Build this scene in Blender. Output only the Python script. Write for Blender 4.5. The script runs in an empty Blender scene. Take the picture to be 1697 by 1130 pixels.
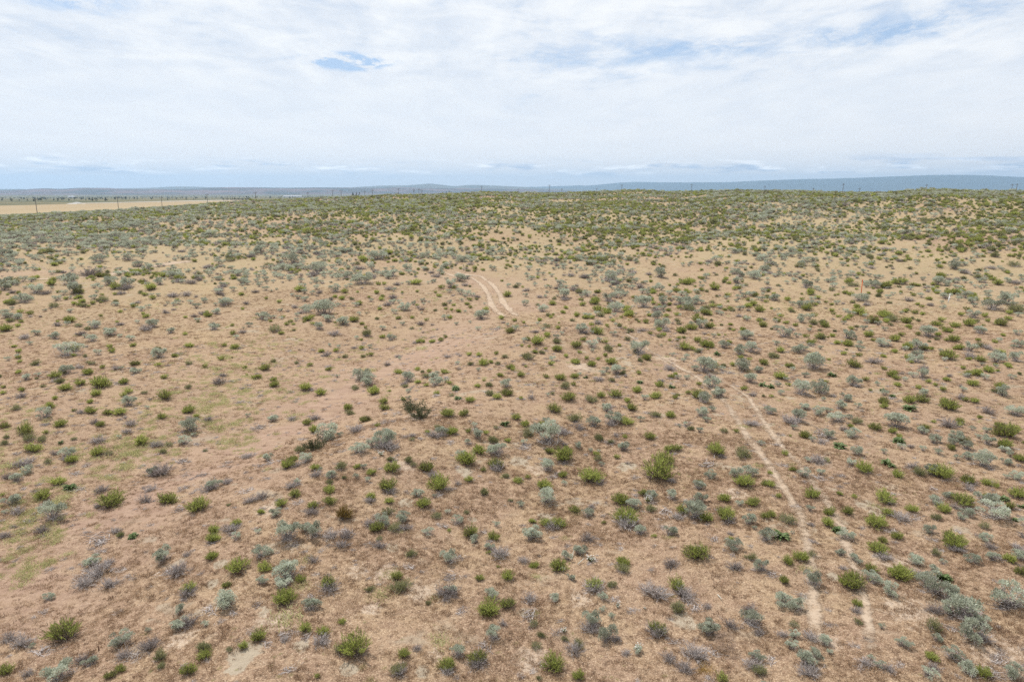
import bpy, math, random
import numpy as np

# ------------------------------------------------------------------ camera, sky, sun, exposure
scene = bpy.context.scene
C = scene.collection
CAM_H = 12.0
PITCH = math.radians(12.4)
FPX, CX, CY = 1131.0, 848.5, 565.0           # focal length and centre in pixels of the 1697 x 1130 frame
cam_data = bpy.data.cameras.new('camera')
cam_data.sensor_width = 36.0
cam_data.lens = 36.0 * FPX / 1697.0
cam_data.clip_start = 0.1
cam_data.clip_end = 100000.0
cam = bpy.data.objects.new('camera', cam_data)
C.objects.link(cam)
cam.location = (0, 0, CAM_H)
cam.rotation_euler = (math.radians(90) - PITCH, 0, 0)
scene.camera = cam

SUN_AZ, SUN_EL = math.radians(-38), math.radians(58)      # azimuth from straight ahead, clockwise
sun_data = bpy.data.lights.new('sun', 'SUN')
sun_data.energy = 4.3
sun_data.angle = math.radians(0.9)
sun_data.color = (1.0, 0.955, 0.89)
sun = bpy.data.objects.new('sun', sun_data)
C.objects.link(sun)
sun.rotation_euler = (math.radians(90) - SUN_EL, 0, math.pi - SUN_AZ)
sun.location = (0, 0, 200)

scene.view_settings.view_transform = 'Standard'
scene.view_settings.look = 'None'
scene.view_settings.exposure = 0.2
scene.view_settings.gamma = 1.0
scene.render.engine = 'CYCLES'
scene.cycles.max_bounces = 4
scene.cycles.diffuse_bounces = 2
scene.cycles.glossy_bounces = 1
scene.cycles.transmission_bounces = 2
scene.cycles.transparent_max_bounces = 6
scene.cycles.volume_bounces = 0
scene.cycles.use_denoising = False

class NT:
    """small helper to write node trees"""
    def __init__(s, tree):
        s.t = tree
        tree.nodes.clear()
    def n(s, typ, **kw):
        nd = s.t.nodes.new(typ)
        ins = kw.pop('ins', {})
        for k, v in kw.items():
            setattr(nd, k, v)
        for k, v in ins.items():
            s.set(nd, k, v)
        return nd
    def set(s, nd, k, v):
        sock = nd.inputs[k]
        if isinstance(v, bpy.types.NodeSocket):
            s.t.links.new(v, sock)
        elif isinstance(v, bpy.types.Node):
            s.t.links.new(v.outputs[0], sock)
        else:
            if hasattr(v, '__len__') and len(v) == 3 and sock.type == 'RGBA':
                v = tuple(v) + (1.0,)
            sock.default_value = v
    def math(s, op, a, b=0.0, c=0.0, clamp=False):
        nd = s.n('ShaderNodeMath', operation=op, use_clamp=clamp)
        for i, v in enumerate((a, b, c)):
            s.set(nd, i, v)
        return nd.outputs[0]
    def ramp01(s, v, lo, hi, smooth=True):
        nd = s.n('ShaderNodeMapRange', interpolation_type='SMOOTHSTEP' if smooth else 'LINEAR')
        s.set(nd, 0, v); s.set(nd, 1, lo); s.set(nd, 2, hi); s.set(nd, 3, 0.0); s.set(nd, 4, 1.0)
        return nd.outputs[0]
    def mix(s, f, a, b):
        nd = s.n('ShaderNodeMix', data_type='RGBA')
        s.set(nd, 0, f)
        s.set(nd, 6, a); s.set(nd, 7, b)
        return nd.outputs[2]
    def noise(s, vec, scale, detail=4.0, rough=0.55, dist=0.0, dims='3D'):
        nd = s.n('ShaderNodeTexNoise', noise_dimensions=dims)
        s.set(nd, 'Vector', vec)
        s.set(nd, 'Scale', scale); s.set(nd, 'Detail', detail); s.set(nd, 'Roughness', rough); s.set(nd, 'Distortion', dist)
        return nd.outputs[0]
    def mapping(s, vec, scale=(1, 1, 1), loc=(0, 0, 0), rot=(0, 0, 0)):
        nd = s.n('ShaderNodeMapping')
        s.set(nd, 0, vec)
        nd.inputs['Location'].default_value = loc
        nd.inputs['Rotation'].default_value = rot
        nd.inputs['Scale'].default_value = scale
        return nd.outputs[0]

def srgb(r, g, b):
    f = lambda c: (c / 255) / 12.92 if c / 255 <= 0.04045 else ((c / 255 + 0.055) / 1.055) ** 2.4
    return (f(r), f(g), f(b))

def make_world():
    w = bpy.data.worlds.new('World')
    scene.world = w
    w.use_nodes = True
    t = NT(w.node_tree)
    sky = t.n('ShaderNodeTexSky', sky_type='NISHITA', sun_disc=False)
    sky.sun_elevation = SUN_EL
    sky.sun_rotation = SUN_AZ
    sky.altitude = 300
    sky.air_density = 1.0
    sky.dust_density = 1.5
    d = t.n('ShaderNodeTexCoord').outputs['Generated']
    sep = t.n('ShaderNodeSeparateXYZ', ins={0: d})
    x, y, z = sep.outputs
    zz = t.math('ADD', t.math('MAXIMUM', z, 0.0), 0.07)
    P = t.n('ShaderNodeCombineXYZ', ins={0: t.math('DIVIDE', x, zz), 1: t.math('DIVIDE', y, zz), 2: 0.0}).outputs[0]
    az = t.math('ARCTAN2', x, y)
    el = t.math('ARCSINE', z)
    E = t.n('ShaderNodeCombineXYZ', ins={0: az, 1: el, 2: 0.0}).outputs[0]
    # high cloud sheet, torn into streaks
    n1 = t.noise(t.mapping(P, (0.55, 0.42, 1), (3.1, 1.7, 0), (0, 0, 0.5)), 1.0, 8, 0.6, 0.5)
    n2 = t.noise(t.mapping(P, (2.6, 1.0, 1), (0, 5, 0), (0, 0, 0.8)), 1.0, 7, 0.62, 0.35)
    n3 = t.noise(t.mapping(E, (9, 38, 1), (2, 3, 0), (0, 0, 0.09)), 1.0, 7, 0.6, 0.6)
    cover = t.math('ADD', t.math('MULTIPLY', n1, 0.45), t.math('ADD', t.math('MULTIPLY', n2, 0.25), t.math('ADD', t.math('MULTIPLY', n3, 0.35), 0.045)))
    def hole(a0, e0, ra, re, k):
        da = t.math('DIVIDE', t.math('SUBTRACT', az, a0), ra)
        de = t.math('DIVIDE', t.math('SUBTRACT', el, e0), re)
        q = t.math('ADD', t.math('MULTIPLY', da, da), t.math('MULTIPLY', de, de))
        return t.math('MULTIPLY', t.math('EXPONENT', t.math('MULTIPLY', q, -1.0)), k)
    holes = None
    for h in ((-0.222, 0.168, 0.065, 0.012, 0.34), (-0.56, 0.215, 0.10, 0.018, 0.16), (0.27, 0.185, 0.14, 0.016, 0.10),
              (0.50, 0.190, 0.12, 0.02, 0.12), (0.20, 0.150, 0.10, 0.015, 0.05), (0.60, 0.225, 0.1, 0.02, 0.10), (-0.4, 0.245, 0.2, 0.012, 0.06)):
        g = hole(*h)
        holes = g if holes is None else t.math('ADD', holes, g)
    rag = t.noise(t.mapping(E, (24, 52, 1), (1, 8, 0), (0, 0, 0.25)), 1.0, 7, 0.68, 0.8)
    cover = t.math('SUBTRACT', cover, t.math('MULTIPLY', holes, t.math('MULTIPLY', t.ramp01(rag, 0.32, 0.62), 1.5)))
    cover = t.math('ADD', cover, t.math('MULTIPLY', t.math('SUBTRACT', rag, 0.5), 0.20))
    calm = t.ramp01(el, 0.175, 0.12)
    cover = t.math('ADD', cover, t.math('MULTIPLY', calm, 0.10))
    a = t.ramp01(cover, 0.33, 0.55)
    shade = t.ramp01(t.math('ADD', t.math('MULTIPLY', n2, 0.5), t.math('ADD', t.math('MULTIPLY', n3, 0.45), t.math('MULTIPLY', rag, 0.18))), 0.40, 0.72)
    shade = t.mix(t.math('MULTIPLY', calm, 0.65), shade, (0.7, 0.7, 0.7))
    cl = t.mix(shade, (6.4, 6.95, 7.8), (8.8, 8.9, 9.0))
    # paler, bluer veil low over the land
    low = t.ramp01(el, 0.12, 0.02)
    cl = t.mix(t.math('MULTIPLY', low, 0.75), cl, (9.8, 9.4, 9.0))
    base = t.mix(0.6, sky.outputs[0], (4.2, 5.8, 8.3))
    base = t.mix(t.math('MULTIPLY', t.ramp01(el, 0.14, 0.03), 0.9), base, (9.6, 9.3, 9.0))
    col = t.mix(a, base, cl)
    # low heaps of cloud far off
    m1 = t.noise(t.mapping(E, (7, 60, 1), (1.3, 0.2, 0)), 1.0, 6, 0.6, 0.3)
    m2 = t.noise(t.mapping(E, (22, 95, 1), (4.3, 0.7, 0)), 1.0, 5, 0.6, 0.2)
    mm = t.math('ADD', t.math('MULTIPLY', m1, 0.6), t.math('MULTIPLY', m2, 0.4))
    band = hole(0.0, 0.030, 9.0, 0.0095, 1.0)
    hmask = t.math('MULTIPLY', t.ramp01(mm, 0.47, 0.60), band)
    under = t.noise(t.mapping(E, (7, 60, 1), (1.3, 0.2 + 0.32, 0)), 1.0, 6, 0.6, 0.3)
    hc = t.mix(t.ramp01(under, 0.46, 0.56), (13.5, 13.3, 13.0), (5.2, 6.0, 7.4))
    col = t.mix(t.math('MULTIPLY', hmask, 0.95), col, hc)
    dark = hole(0.60, 0.036, 0.15, 0.010, 1.0)
    col = t.mix(t.math('MULTIPLY', t.math('MULTIPLY', dark, t.ramp01(m1, 0.42, 0.6)), 0.5), col, (3.6, 4.9, 7.2))
    bg = t.n('ShaderNodeBackground', ins={'Color': col, 'Strength': 0.1})
    t.n('ShaderNodeOutputWorld', ins={'Surface': bg.outputs[0]})
make_world()

# ------------------------------------------------------------------ terrain
def hash2(ix, iy, seed):
    h = np.sin(ix * 127.1 + iy * 311.7 + seed * 74.7) * 43758.5453
    return h - np.floor(h)
def vnoise(x, y, seed=0):
    ix, iy = np.floor(x), np.floor(y)
    fx, fy = x - ix, y - iy
    fx, fy = fx * fx * fx * (fx * (6 * fx - 15) + 10), fy * fy * fy * (fy * (6 * fy - 15) + 10)
    a, b = hash2(ix, iy, seed), hash2(ix + 1, iy, seed)
    c, d = hash2(ix, iy + 1, seed), hash2(ix + 1, iy + 1, seed)
    return (a + (b - a) * fx) * (1 - fy) + (c + (d - c) * fx) * fy - 0.5
def sstep(t):
    t = np.clip(t, 0, 1)
    return t * t * (3 - 2 * t)

def ray(px, py):
    """direction of the view through a pixel of the 1697 x 1130 frame"""
    px, py = np.asarray(px, float), np.asarray(py, float)
    u, v = (px - CX) / FPX, (CY - py) / FPX
    dx = u
    dy = math.cos(PITCH) + v * math.sin(PITCH)
    dz = -math.sin(PITCH) + v * math.cos(PITCH)
    return dx, dy, dz
def az_el(px, py):
    dx, dy, dz = ray(px, py)
    return np.arctan2(dx, dy), dz / np.hypot(dx, dy)
def project(x, y, z):
    z = z - CAM_H
    f = y * math.cos(PITCH) - z * math.sin(PITCH)
    u = y * math.sin(PITCH) + z * math.cos(PITCH)
    return CX + FPX * x / f, CY - FPX * u / f, f

SKYLINE = np.array([(-400, 395), (-150, 370), (0, 357), (100, 351.5), (194, 346.5), (300, 338.5), (411, 330), (510, 326), (597, 322.5), (641, 320), (720, 319.5),
                    (762, 318), (802, 314.5), (839, 315.5), (856, 316.5), (946, 317), (991, 315), (1031, 312.5), (1074, 312.5), (1096, 314.5),
                    (1144, 315), (1172, 313), (1200, 312.7), (1238, 312), (1267, 313.3), (1317, 312.7), (1364, 314.8), (1463, 315.4), (1505, 312),
                    (1546, 310), (1590, 312), (1697, 313.3), (1850, 314), (2200, 320)], float)
_a, _e = az_el(SKYLINE[:, 0], SKYLINE[:, 1])
def crest(az):
    e = np.interp(az, _a, _e)
    rc = np.interp(az, [-0.9, -0.63, -0.35, -0.1, 0.3, 0.65], [230, 250, 300, 340, 330, 320])
    rc = rc + 18 * np.sin(az * 9.0)
    return rc, CAM_H - 1.1 + rc * e
def flat(px, py):
    dx, dy, dz = ray(px, py)
    k = -CAM_H / dz
    return float(dx * k), float(dy * k)
def seg_dist(x, y, a, b):
    ax, ay = a; bx, by = b
    ux, uy = bx - ax, by - ay
    t = np.clip(((x - ax) * ux + (y - ay) * uy) / (ux * ux + uy * uy), 0, 1)
    return np.hypot(x - ax - t * ux, y - ay - t * uy), t
DRAW = [flat(-60, 900), flat(330, 720), flat(620, 560), flat(790, 470)]
HUMP = [flat(460, 1080), flat(640, 760), flat(900, 575)]
def height(x, y):
    x, y = np.asarray(x, float), np.asarray(y, float)
    r, az = np.hypot(x, y), np.arctan2(x, y)
    rc, zc = crest(np.clip(az, -0.95, 0.95))
    t = np.clip((r - 75) / (rc - 75), 0, 1)
    z = zc * (0.75 * t + 0.25 * sstep(t))
    # beyond the crest the land falls to the plain
    s = sstep((r - rc) / 420.0)
    plain = np.interp(r, [0, 1500, 5000, 30000], [-6, -6, -28, -28])
    z = np.where(r > rc, zc * (1 - s) + plain * s - 0.012 * np.minimum(r - rc, 60), z)
    near = 1 - sstep((r - 350) / 200)
    # rolling sand hills
    amp = sstep((r - 45) / 90) * (1 - sstep((r - rc * 0.78) / (rc * 0.22)))
    z = z + amp * (2.6 * vnoise(x / 62 + 3.3, y / 40 + 8.1, 1) + 1.2 * vnoise(x / 26, y / 17, 2))
    z = z + near * (0.5 * vnoise(x / 11, y / 9, 3) + 0.16 * vnoise(x / 3.1, y / 2.6, 4) * (r > 3) + 0.06 * vnoise(x / 0.9, y / 0.9, 5))
    for i in range(3):
        dd, _ = seg_dist(x, y, DRAW[i], DRAW[i + 1])
        z = z - 0.42 * np.exp(-(dd / 7.5) ** 2)
    for i in range(2):
        dd, _ = seg_dist(x, y, HUMP[i], HUMP[i + 1])
        z = z + 0.45 * np.exp(-(dd / 5.0) ** 2)
    bx, by = flat(905, 566)
    z = z + 0.9 * np.exp(-(((x - bx) / 9) ** 2 + ((y - by) / 5) ** 2))
    return z

RS = np.geomspace(6, 3000, 900)
def at(px, py):
    """where the view through a pixel meets the land (arrays)"""
    px, py = np.atleast_1d(np.asarray(px, float)), np.atleast_1d(np.asarray(py, float))
    dx, dy, dz = ray(px, py)
    h = np.hypot(dx, dy)
    ux, uy, e = dx / h, dy / h, dz / h
    X, Y = ux[:, None] * RS, uy[:, None] * RS
    gap = CAM_H + e[:, None] * RS - height(X, Y)
    i = np.argmax(gap < 0, axis=1)
    i = np.where((gap < 0).any(axis=1), np.maximum(i, 1), len(RS) - 1)
    k = np.arange(len(px))
    g0, g1 = gap[k, i - 1], gap[k, i]
    f = np.clip(g0 / np.where(g0 - g1 == 0, 1, g0 - g1), 0, 1)
    r = RS[i - 1] + (RS[i] - RS[i - 1]) * f
    x, y = ux * r, uy * r
    return x, y, height(x, y)

def mesh_np(name, verts, faces_flat, loop_starts, smooth=False):
    me = bpy.data.meshes.new(name)
    nv, nl, nf = len(verts), len(faces_flat), len(loop_starts)
    me.vertices.add(nv); me.loops.add(nl); me.polygons.add(nf)
    me.vertices.foreach_set('co', np.ascontiguousarray(verts, np.float32).ravel())
    me.loops.foreach_set('vertex_index', np.ascontiguousarray(faces_flat, np.int32))
    me.polygons.foreach_set('loop_start', np.ascontiguousarray(loop_starts, np.int32))
    me.polygons.foreach_set('use_smooth', np.full(nf, smooth, bool))
    me.update(calc_edges=True)
    me.validate()
    return me
def grid_mesh(name, V, closed=False):
    """V: rows x cols x 3"""
    nr, nc = V.shape[:2]
    i = np.arange(nr - 1)[:, None]
    j = np.arange(nc if closed else nc - 1)[None, :]
    j2 = (j + 1) % nc
    q = np.stack(np.broadcast_arrays(i * nc + j, i * nc + j2, (i + 1) * nc + j2, (i + 1) * nc + j), -1).reshape(-1, 4)
    return mesh_np(name, V.reshape(-1, 3), q.ravel(), np.arange(len(q)) * 4, True)
def link(name, me, mat=None, parent=None):
    o = bpy.data.objects.new(name, me)
    C.objects.link(o)
    if mat is not None and not me.materials:
        me.materials.append(mat)
    if parent is not None:
        o.parent = parent
    return o
def structure(name, me, mat):
    o = link(name, me, mat)
    o['kind'] = 'structure'
    return o
def new_mat(name):
    m = bpy.data.materials.new(name)
    m.use_nodes = True
    return m, NT(m.node_tree)
def finish(t, color, rough=0.9, bump=None, bump_dist=0.05, bump_strength=1.0, spec=0.15):
    b = t.n('ShaderNodeBsdfPrincipled', ins={'Base Color': color, 'Roughness': rough})
    b.inputs['Specular IOR Level'].default_value = spec
    if bump is not None:
        bn = t.n('ShaderNodeBump', ins={'Height': bump, 'Strength': bump_strength, 'Distance': bump_dist})
        t.set(b, 'Normal', bn.outputs[0])
    t.n('ShaderNodeOutputMaterial', ins={'Surface': b.outputs[0]})
    return b

def soil_colour(t, pos):
    """dry cheatgrass over sandy soil"""
    big = t.noise(pos, 0.045, 4, 0.55, 0.4)
    mid = t.noise(pos, 0.33, 5, 0.6, 0.5)
    med = t.noise(t.mapping(pos, (0.9, 1.7, 1), (0, 0, 0), (0, 0, 0.25)), 1.5, 5, 0.65, 0.4)
    fine = t.noise(pos, 9.0, 6, 0.75)
    grain = t.noise(pos, 22.0, 3, 0.8)
    tan, pink, red, yellow = (0.322, 0.226, 0.142), (0.283, 0.190, 0.130), (0.185, 0.114, 0.076), (0.36, 0.262, 0.140)
    col = t.mix(t.ramp01(mid, 0.38, 0.64), pink, tan)
    col = t.mix(t.math('MULTIPLY', t.ramp01(big, 0.52, 0.68), 0.55), col, yellow)
    col = t.mix(t.math('MULTIPLY', t.ramp01(med, 0.44, 0.66), 0.65), col, red)
    col = t.mix(t.math('MULTIPLY', t.ramp01(fine, 0.47, 0.66), 0.75), col, (0.095, 0.060, 0.042))
    col = t.mix(t.math('MULTIPLY', t.ramp01(grain, 0.50, 0.64), 0.75), col, (0.55, 0.42, 0.29))
    return col, fine, med, mid, big

BARE = [[flat(-40, 1000), flat(180, 850), flat(330, 760), flat(560, 640), flat(700, 570), flat(800, 520)], [flat(640, 600), flat(760, 560)], [flat(700, 470), flat(790, 470), flat(860, 500)], [flat(0, 472), flat(180, 455), flat(320, 432)]]
BW = [3.4, 4.5, 6.0, 4.0]
def bare_draw(x, y):
    out = np.zeros(len(x))
    for line, wd in zip(BARE, BW):
        for a_, b_ in zip(line[:-1], line[1:]):
            dd, _t = seg_dist(x, y, a_, b_)
            out = np.maximum(out, np.exp(-(dd / wd) ** 2))
    return out
SCALD = [(650, 915, 16), (368, 937, 14), (350, 968, 12), (405, 1093, 30), (395, 1118, 18), (578, 1122, 16), (672, 846, 16), (1130, 1022, 24), (1435, 838, 18), (1452, 848, 20), (700, 1122, 14), (782, 860, 10), (1338, 992, 14),
         (870, 1012, 14), (500, 1085, 16), (905, 850, 16), (980, 925, 10), (1380, 955, 12), (440, 1020, 14), (1605, 1000, 16), (770, 790, 18), (1270, 860, 14), (1040, 770, 20), (860, 765, 20)]
STRAW = [(1105, 866, 26), (700, 985, 34), (615, 1015, 26), (1505, 1010, 50), (672, 792, 24), (690, 708, 34), (730, 735, 24), (1105, 602, 30), (460, 1040, 40), (720, 1092, 22), (640, 960, 36), (1480, 930, 40), (1660, 1080, 60), (1340, 960, 14),
         (590, 960, 26), (300, 1060, 30), (1360, 770, 24), (1220, 820, 30), (960, 990, 30), (880, 1090, 40), (1370, 1060, 30), (960, 615, 30), (1180, 600, 20), (890, 775, 28), (1120, 745, 20), (450, 850, 30)]
def spots(lst, X, Y):
    out = np.zeros(X.shape)
    near_ = (np.hypot(X, Y) < 90) & (Y > 5)
    x, y = X[near_], Y[near_]
    o = np.zeros(len(x))
    for a_, b_, w_ in lst:
        cx_, cy_ = flat(a_, b_)
        wd = w_ * math.hypot(cx_, cy_, CAM_H) / FPX
        o = np.maximum(o, np.exp(-((x - cx_) ** 2 + ((y - cy_) / 1.15) ** 2) / wd ** 2))
    out[near_] = o
    return out
def make_ground():
    fr = np.radians(np.arange(-60, 60.01, 0.25))
    bk = np.radians(np.arange(65, 300, 5.0))
    ang = np.concatenate([fr, bk])
    rad = np.concatenate([np.geomspace(1.0, 420, 500), np.geomspace(445, 23000, 75)])
    R, A = np.meshgrid(rad, ang, indexing='ij')
    X, Y = R * np.sin(A), R * np.cos(A)
    V = np.stack([X, Y, height(X, Y)], -1)
    sc, li = spots(SCALD, V[..., 0], V[..., 1]), spots(STRAW, V[..., 0], V[..., 1])
    sc, li = sc[:, ::-1], li[:, ::-1]
    V = V[:, ::-1]
    me = grid_mesh('ground', V, closed=True)
    dv = bare_draw(V[..., 0].ravel(), V[..., 1].ravel())
    me.attributes.new('draw', 'FLOAT', 'POINT').data.foreach_set('value', dv.astype(np.float32))
    me.attributes.new('scald', 'FLOAT', 'POINT').data.foreach_set('value', sc.astype(np.float32).ravel())
    me.attributes.new('bleach', 'FLOAT', 'POINT').data.foreach_set('value', li.astype(np.float32).ravel())
    m, t = new_mat('dry_grass_soil')
    pos = t.n('ShaderNodeNewGeometry').outputs['Position']
    sep = t.n('ShaderNodeSeparateXYZ', ins={0: pos}).outputs
    col, fine, med, mid, big = soil_colour(t, pos)
    # bare pale soil between the plants
    pn = t.noise(t.mapping(pos, (1, 1.25, 1), (7.7, 2.1, 0)), 0.55, 4, 0.55, 0.25)
    bare = t.math('MULTIPLY', t.ramp01(pn, 0.59, 0.66), t.ramp01(t.noise(pos, 0.12, 2), 0.42, 0.58))
    bcol = t.mix(t.noise(pos, 14, 4, 0.7), (0.26, 0.21, 0.15), (0.40, 0.335, 0.255))
    col = t.mix(t.math('MULTIPLY', bare, 0.85), col, bcol)
    drw = t.n('ShaderNodeAttribute', attribute_name='draw').outputs['Fac']
    drw = t.math('MULTIPLY', drw, t.ramp01(t.noise(pos, 0.25, 5, 0.65, 0.5), 0.30, 0.55))
    pk = t.mix(t.ramp01(t.noise(t.mapping(pos, (0.7, 2.2, 1), (0, 0, 0), (0, 0, 0.3)), 1.2, 5, 0.65), 0.35, 0.65), (0.262, 0.172, 0.130), (0.355, 0.248, 0.186))
    col = t.mix(t.math('MULTIPLY', drw, 0.8), col, pk)
    ragged = t.math('MULTIPLY', t.math('SUBTRACT', t.noise(pos, 2.2, 6, 0.7, 0.4), 0.5), 1.6)
    scald = t.ramp01(t.math('ADD', t.n('ShaderNodeAttribute', attribute_name='scald').outputs['Fac'], ragged), 0.45, 0.70)
    col = t.mix(t.math('MULTIPLY', scald, 0.85), col, t.mix(t.noise(pos, 6, 4, 0.7), (0.30, 0.250, 0.185), (0.40, 0.345, 0.265)))
    bl = t.math('ADD', t.n('ShaderNodeAttribute', attribute_name='bleach').outputs['Fac'], t.math('MULTIPLY', t.math('SUBTRACT', t.noise(pos, 3.5, 7, 0.8), 0.5), 2.2))
    col = t.mix(t.math('MULTIPLY', t.ramp01(bl, 0.55, 1.0), 0.5), col, (0.54, 0.45, 0.36))
    # white straw litter in patches
    lv = t.n('ShaderNodeTexVoronoi', feature='F1', ins={'Vector': pos, 'Scale': 13.0}).outputs['Distance']
    lit = t.math('MULTIPLY', t.ramp01(lv, 0.24, 0.12), t.ramp01(t.noise(t.mapping(pos, (1, 1, 1), (3, 9, 0)), 0.7, 5, 0.65), 0.52, 0.68))
    col = t.mix(t.math('MULTIPLY', lit, 0.8), col, (0.66, 0.57, 0.46))
    # the plain beyond the sand hills is greener, scrubby
    r = t.n('ShaderNodeVectorMath', operation='LENGTH', ins={0: pos}).outputs['Value']
    mid_r = t.math('MULTIPLY', t.ramp01(r, 25, 150), t.ramp01(t.noise(pos, 0.03, 4, 0.6), 0.30, 0.58))
    col = t.mix(t.math('MULTIPLY', mid_r, 0.75), col, (0.325, 0.265, 0.155))
    far = t.ramp01(r, 700, 1300)
    pl = t.noise(t.mapping(pos, (1, 1, 0)), 0.006, 6, 0.65)
    pl2 = t.noise(t.mapping(pos, (1, 1, 0)), 0.05, 4, 0.65)
    pc = t.mix(t.ramp01(pl, 0.40, 0.60), (0.085, 0.095, 0.055), (0.22, 0.18, 0.10))
    pc = t.mix(t.math('MULTIPLY', t.ramp01(pl2, 0.45, 0.65), 0.7), pc, (0.045, 0.06, 0.035))
    col = t.mix(far, col, pc)
    h = t.math('ADD', t.math('MULTIPLY', fine, 0.6), t.math('MULTIPLY', med, 0.8))
    finish(t, col, 0.95, h, 0.10, 0.8, 0.05)
    return structure('ground', me, m)
make_ground()

def smooth_path(pts, n):
    p = np.array(pts, float)
    s = np.concatenate([[0], np.cumsum(np.hypot(*np.diff(p, axis=0).T))])
    q = np.linspace(0, s[-1], n)
    x, y = np.interp(q, s, p[:, 0]), np.interp(q, s, p[:, 1])
    for _ in range(6):
        x[1:-1] = (x[:-2] + 2 * x[1:-1] + x[2:]) / 4
        y[1:-1] = (y[:-2] + 2 * y[1:-1] + y[2:]) / 4
    return x, y

RUTS = []
def make_tracks():
    m, t = new_mat('bare_rut_soil')
    pos = t.n('ShaderNodeNewGeometry').outputs['Position']
    soil, *_ = soil_colour(t, pos)
    n = t.noise(pos, 5, 5, 0.7)
    c = t.mix(n, (0.33, 0.25, 0.18), (0.47, 0.375, 0.285))
    c = t.mix(t.math('MULTIPLY', t.ramp01(t.noise(pos, 1.6, 6, 0.75), 0.45, 0.66), 0.6), c, soil)
    edge = t.n('ShaderNodeAttribute', attribute_name='edge').outputs['Fac']
    a = t.ramp01(t.math('ADD', edge, t.math('MULTIPLY', t.math('SUBTRACT', t.noise(pos, 3.0, 7, 0.8), 0.5), 2.2)), 0.28, 0.95)
    b = t.n('ShaderNodeBsdfPrincipled', ins={'Base Color': c, 'Roughness': 0.95, 'Alpha': a})
    b.inputs['Specular IOR Level'].default_value = 0.05
    t.n('ShaderNodeOutputMaterial', ins={'Surface': b.outputs[0]})
    paths = [
        ([(734, 451), (751, 457.5), (781, 460), (796, 470), (809, 487), (814, 505), (826, 519), (842, 528)], 0.55, 1.35),
        ([(749, 449), (766, 455), (796, 457.5), (814, 470), (826, 485), (834, 502), (848, 517), (862, 527)], 0.55, 1.35),
        ([(1010, 545), (1053, 562), (1080, 584), (1110, 600), (1148, 620), (1180, 645), (1203, 668), (1210, 678), (1222, 697), (1234, 717), (1249, 737),
          (1272, 767), (1292, 800), (1309, 825), (1325, 850), (1334, 885), (1341, 925), (1346, 960), (1349, 995), (1351, 1030), (1354, 1065), (1357, 1128)], 0.36, 0.97),
        ([(1130, 592), (1165, 612), (1198, 632), (1223, 647), (1243, 662), (1272, 709), (1287, 727), (1304, 750), (1327, 772), (1344, 797), (1366, 823), (1395, 880), (1420, 950),
          (1432, 1000), (1439, 1040), (1444, 1075), (1450, 1128)], 0.33, 0.90),
        ([(0, 470), (90, 462), (180, 455), (260, 440), (330, 431)], 1.9, 1.1),
        ([(30, 425), (60, 438), (90, 450)], 0.5, 0.7),
    ]
    for pts, wd, strength in paths:
        p = np.array(pts, float)
        x, y, z = at(p[:, 0], p[:, 1])
        L = np.hypot(np.diff(x), np.diff(y)).sum()
        n = max(40, int(L / 0.12))
        x, y = smooth_path(np.stack([x, y], 1), n)
        RUTS.append(np.stack([x, y], 1)[::6])
        tx, ty = np.gradient(x), np.gradient(y)
        l = np.hypot(tx, ty); nx, ny = ty / l, -tx / l
        off = np.linspace(-1, 1, 7)
        w = wd * (0.85 + 0.5 * vnoise(np.arange(n) * 0.12 * 0.8, np.zeros(n), 7)[:, None]) * 1.0
        O = off[None, :] * w
        X, Y = x[:, None] + nx[:, None] * O, y[:, None] + ny[:, None] * O
        V = np.stack([X, Y, height(X, Y) + 0.025], -1)
        me = grid_mesh('tyre_track', V)
        att = me.attributes.new('edge', 'FLOAT', 'POINT')
        fade = np.minimum(1, np.minimum(np.arange(n), np.arange(n)[::-1]) / (n * 0.06))
        gaps = 0.9 + 0.45 * vnoise(np.arange(n) * 0.12 / 2.2, np.full(n, 4.2), 9)
        att.data.foreach_set('value', ((1 - np.abs(off) ** 1.6)[None, :] * strength * (fade * gaps)[:, None]).astype(np.float32).ravel())
        structure('tyre_track', me, m)
make_tracks()

def sheet(name, corners, mat, lift, n=40):
    """a sheet over the land between four world corners"""
    a, b, c, d = [np.array(k, float) for k in corners]
    u, v = np.meshgrid(np.linspace(0, 1, n), np.linspace(0, 1, n), indexing='ij')
    P = (a[None, None] * (1 - u)[..., None] + b[None, None] * u[..., None]) * (1 - v)[..., None] + (d[None, None] * (1 - u)[..., None] + c[None, None] * u[..., None]) * v[..., None]
    V = np.dstack([P[..., 0], P[..., 1], height(P[..., 0], P[..., 1]) + lift])
    return structure(name, grid_mesh(name, V), mat)
def polar(px, r):
    a, _ = az_el(px, 330)
    return (r * math.sin(a), r * math.cos(a))
m, t = new_mat('ripe_field')
pos = t.n('ShaderNodeNewGeometry').outputs['Position']
c = t.mix(t.noise(t.mapping(pos, (0.02, 0.002, 0), (0, 0, 0), (0, 0, 1.0)), 1.0, 5, 0.6), (0.25, 0.185, 0.10), (0.34, 0.26, 0.15))
finish(t, c, 0.9)
sheet('field', (polar(-420, 430), polar(450, 640), polar(395, 1480), polar(-420, 930)), m, 0.5)
m, t = new_mat('gravel_road')
pos = t.n('ShaderNodeNewGeometry').outputs['Position']
finish(t, t.mix(t.noise(pos, 0.05, 3), (0.32, 0.275, 0.21), (0.40, 0.35, 0.28)), 0.9)
sheet('dirt_road', (polar(126, 1165), polar(420, 1480), polar(420, 1640), polar(126, 1225)), m, 0.7, 20)

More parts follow.
